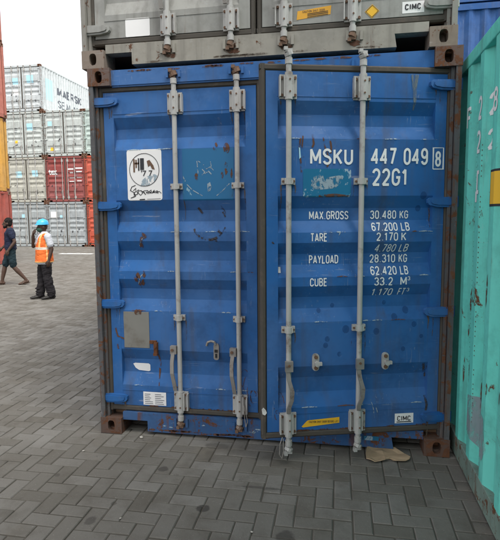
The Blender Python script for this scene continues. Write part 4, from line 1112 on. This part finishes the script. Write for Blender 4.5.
def vest_man(loc, face):
    root = empty('person', loc, 'person in blue helmet and orange safety vest standing with one hand at the face', 'person'); root.rotation_euler.z = face
    H0 = (.012, 0, 1.425)
    la = [(-.035, .175, 1.245), (-.085, .225, 1.00), (-.015, .235, .785)]
    ra = [(.01, -.175, 1.245), (.145, -.195, 1.045), (.165, -.085, 1.285)]
    legs = [[(-.005, .085, .80), (-.010, .095, .45), (-.075, .105, .075)], [(.0, -.085, .80), (.035, -.095, .45), (.075, -.105, .075)]]
    b = MB(); head(b, H0); limb(b, [(-.005, 0, 1.36, .052), (-.02, 0, 1.27, .060)])
    loft(b, [(0, 0, .78, .10, .14), (0, 0, .95, .10, .135), (-.005, 0, 1.10, .11, .15), (-.015, 0, 1.22, .11, .16), (-.02, 0, 1.29, .07, .12), (-.015, 0, 1.33, .05, .055)])
    for a in (la, ra): limb(b, [(*a[0], .050), (*[(p+q)/2 for p, q in zip(a[0], a[1])], .045), (*a[1], .037), (*[p*.6+q*.4 for p, q in zip(a[1], a[2])], .036), (*a[2], .025)])
    hand(b, la[2], (.10, .01, -1), (1, -.1, .1), .45); hand(b, ra[2], (-.25, .35, .9), (-.3, .9, 0), .7)
    for g_ in legs: limb(b, [(*g_[0], .082), (*[(p+q)/2 for p, q in zip(g_[0], g_[1])], .068), (*g_[1], .052), (*[p*.65+q*.35 for p, q in zip(g_[1], g_[2])], .052), (*g_[2], .036)])
    for g_ in legs: foot(b, g_[2][0]-.01, g_[2][1], 0.006)
    body = fuse('body', b, 'skin', root); eyes(body, H0)
    b = MB()
    for g_ in legs:
        limb(b, [(*g_[0], .106), (*[(p+q)/2 for p, q in zip(g_[0], g_[1])], .098), (*g_[1], .088), (*[p*.5+q*.5 for p, q in zip(g_[1], g_[2])], .086), (g_[2][0], g_[2][1], .13, .080), (g_[2][0]+.01, g_[2][1], .090, .074)])
        for z in (.10, .15, .21, .47): b.ball((g_[2][0]*(1 if z < .3 else .3)+.02, g_[2][1], z), .086, .080, .018, 12, 6)
    loft(b, [(0, 0, .72, .10, .15), (0, 0, .82, .118, .165), (0, 0, .93, .115, .158), (0, 0, .97, .113, .152)])
    fuse('trousers', b, 'trousers', root, fold=.014)
    b = MB()
    for g_ in legs: foot(b, g_[2][0]-.01, g_[2][1], .004); 
    b.v = [(x, y, max(.0, z)) for x, y, z in b.v]
    for n_, g_ in enumerate(legs):
        q = MB(); foot(q, 0, 0, .006); q.v = [(x*1.10+g_[2][0]-.01, y*1.12+g_[2][1], max(0, z*1.1)) for x, y, z in q.v]; fuse('shoe', q, 'shoe', root, .007, 3)
    b = MB()
    loft(b, [(0, 0, .70, .150, .188), (0, 0, .80, .142, .182), (0, 0, .97, .132, .170), (-.005, 0, 1.10, .125, .165), (-.015, 0, 1.22, .122, .172), (-.02, 0, 1.285, .085, .14), (-.015, 0, 1.335, .064, .068)])
    for a in (la, ra): limb(b, [(*a[0], .068), (*[p*.35+q*.65 for p, q in zip(a[0], a[1])], .066)])
    fuse('shirt', b, 'shirt_white', root, fold=.007)
    b = MB()
    loft(b, [(0, 0, .735, .176, .212), (0, 0, .76, .174, .210), (0, 0, .88, .160, .196), (0, 0, .99, .152, .190), (-.005, 0, 1.10, .142, .182), (-.012, 0, 1.20, .138, .180), (-.018, 0, 1.265, .110, .155), (-.018, 0, 1.305, .075, .105)])
    for s in (-1, 1): b.ball((-.015, .135*s, 1.265), .075, .050, .050)
    def pick(c):
        if .985 < c.z < 1.035: return 1
        if c.x > .02 and abs(c.y) < .085*(c.z-1.07)/.22 and c.z > 1.08: return 3
        if abs(abs(c.y)-.105) < .020 and c.z > 1.035: return 2
        if abs(c.z-.745) < .012 or abs(c.x-.0) < .010 and abs(c.y) > .12: return 2
        return 0
    fuse('vest', b, ['vest', 'reflective', 'vest_edge', 'shirt_white'], root, pick=pick, fold=.009)
    b = MB(); hx, hy, hz = H0
    b.ball((hx+.045, hy, hz-.052), .064, .062, .050, 12, 8); b.ball((hx+.085, hy, hz-.038), .028, .026, .034); fuse('face_mask', b, 'mask', root, .007)
    b = MB()
    n = 24
    loft(b, [(hx-.008, hy, hz+.045, .120, .100), (hx-.008, hy, hz+.062, .119, .099), (hx-.010, hy, hz+.096, .112, .092), (hx-.012, hy, hz+.128, .092, .076), (hx-.014, hy, hz+.150, .058, .050), (hx-.015, hy, hz+.156, .022, .02)], n)
    b.ball((hx+.090, hy, hz+.047), .056, .076, .010, 16, 6); b.ball((hx, hy, hz+.047), .128, .108, .008, 18, 6)
    b.tube((hx-.10, hy, hz+.115), (hx-.02, hy, hz+.160), .013, .013, 8); b.tube((hx-.02, hy, hz+.160), (hx+.085, hy, hz+.112), .013, .013, 8)
    hm = fuse('helmet', b, 'helmet', root, .006, 3)
    return root
vest_man((-4.03, 5.70, -.002), math.atan2(-.74, -.67))

def walking_man(loc, face):
    root = empty('person', loc, 'person in navy shirt and dark shorts walking past the rust red container', 'person'); root.rotation_euler.z = face
    H0 = (.045, 0, 1.485)
    la = [(-.01, .175, 1.30), (-.115, .225, 1.055), (.035, .235, .855)]
    ra = [(.01, -.175, 1.30), (.02, -.22, 1.04), (.19, -.20, .90)]
    near_, far_ = [(-.005, .085, .835), (-.045, .09, .455), (-.315, .095, .120)], [(.005, -.085, .835), (.145, -.09, .470), (.235, -.095, .085)]
    b = MB(); head(b, H0); limb(b, [(.02, 0, 1.41, .052), (-.005, 0, 1.32, .060)])
    loft(b, [(0, 0, .80, .10, .14), (0, 0, .97, .105, .135), (0, 0, 1.13, .11, .15), (-.005, 0, 1.26, .11, .16), (-.01, 0, 1.335, .07, .12), (-.0, 0, 1.375, .05, .055)])
    for a in (la, ra): limb(b, [(*a[0], .050), (*[(p+q)/2 for p, q in zip(a[0], a[1])], .046), (*a[1], .038), (*[p*.6+q*.4 for p, q in zip(a[1], a[2])], .037), (*a[2], .026)])
    hand(b, la[2], (.35, .0, -.95), (.9, -.2, .3), .5); hand(b, ra[2], (.6, .1, -.6), (.6, .3, .6), .5)
    for g_ in (near_, far_): limb(b, [(*g_[0], .084), (*[(p+q)/2 for p, q in zip(g_[0], g_[1])], .070), (*g_[1], .052), (*[p*.68+q*.32 for p, q in zip(g_[1], g_[2])], .056), (*g_[2], .034)])
    foot(b, near_[2][0]-.012, near_[2][1], .040, 0, pitch=R(14)); foot(b, far_[2][0]-.01, far_[2][1], .014, 0, pitch=R(-4))
    body = fuse('body', b, 'skin2', root); eyes(body, H0)
    b = MB()
    for g_ in (near_, far_):
        k = [p*.12+q*.88 for p, q in zip(g_[0], g_[1])]
        limb(b, [(*g_[0], .104), (*[(p+q)/2 for p, q in zip(g_[0], g_[1])], .096), (*k, .088)])
    loft(b, [(0, 0, .76, .11, .15), (0, 0, .86, .120, .168), (0, 0, .97, .115, .156), (0, 0, 1.0, .113, .152)])
    fuse('shorts', b, 'shorts', root, fold=.014)
    b = MB()
    loft(b, [(0, 0, .87, .135, .172), (0, 0, .98, .128, .165), (0, 0, 1.13, .126, .166), (-.005, 0, 1.26, .124, .172), (-.01, 0, 1.33, .088, .14), (0, 0, 1.378, .062, .066)])
    for a in (la, ra): limb(b, [(*a[0], .070), (*[p*.42+q*.58 for p, q in zip(a[0], a[1])], .064)])
    fuse('shirt', b, 'navy', root, fold=.011)
    for (x, y, z, pit) in ((near_[2][0]-.012, near_[2][1], .040, R(14)), (far_[2][0]-.01, far_[2][1], .010, R(-4))):
        q = MB(); m = Matrix.Translation((x, y, z)) @ Matrix.Rotation(pit, 4, 'Y')
        for px, rx, ry in ((-.03, .05, .042), (.04, .08, .044), (.12, .075, .050)): q.ball((px, 0, -.006), rx, ry, .012, 14, 6)
        q.path([(.10, -.048, .0), (.085, -.02, .060), (.085, .02, .060), (.10, .048, .0)], .010)
        q.v = [tuple(m @ Vector(p)) for p in q.v]; fuse('sandal', q, 'sandal', root, .006, 2)
    hx, hy, hz = H0; b = MB()
    b.ball((hx-.028, hy, hz+.040), .096, .084, .092, 14, 10); b.ball((hx-.045, hy, hz-.005), .070, .078, .070, 12, 8)
    rh = random.Random(5)
    for k in range(60):
        t, p = rh.uniform(0, 6.28), rh.uniform(.1, 1.5); r = .092
        b.ball((hx-.030+r*1.02*math.cos(p)*math.cos(t)*(1 if math.cos(t) < 0 else .9), hy+r*.9*math.cos(p)*math.sin(t), hz+.040+r*math.sin(p)), .017, n=6, m=5)
    fuse('hair', b, 'hair', root, .007, 2)
    b = MB(); b.ball((hx+.036, hy, hz-.072), .058, .056, .040, 12, 8); b.ball((hx+.062, hy, hz-.094), .030, .030, .026); b.tube((hx+.0, hy+.060, hz-.01), (hx+.02, hy+.055, hz-.06), .016, .018); b.tube((hx+.0, hy-.060, hz-.01), (hx+.02, hy-.055, hz-.06), .016, .018)
    fuse('beard', b, 'hair', root, .007, 2)
    return root
walking_man((-6.10, 7.56, -.002), math.atan2(-.53, -.85))
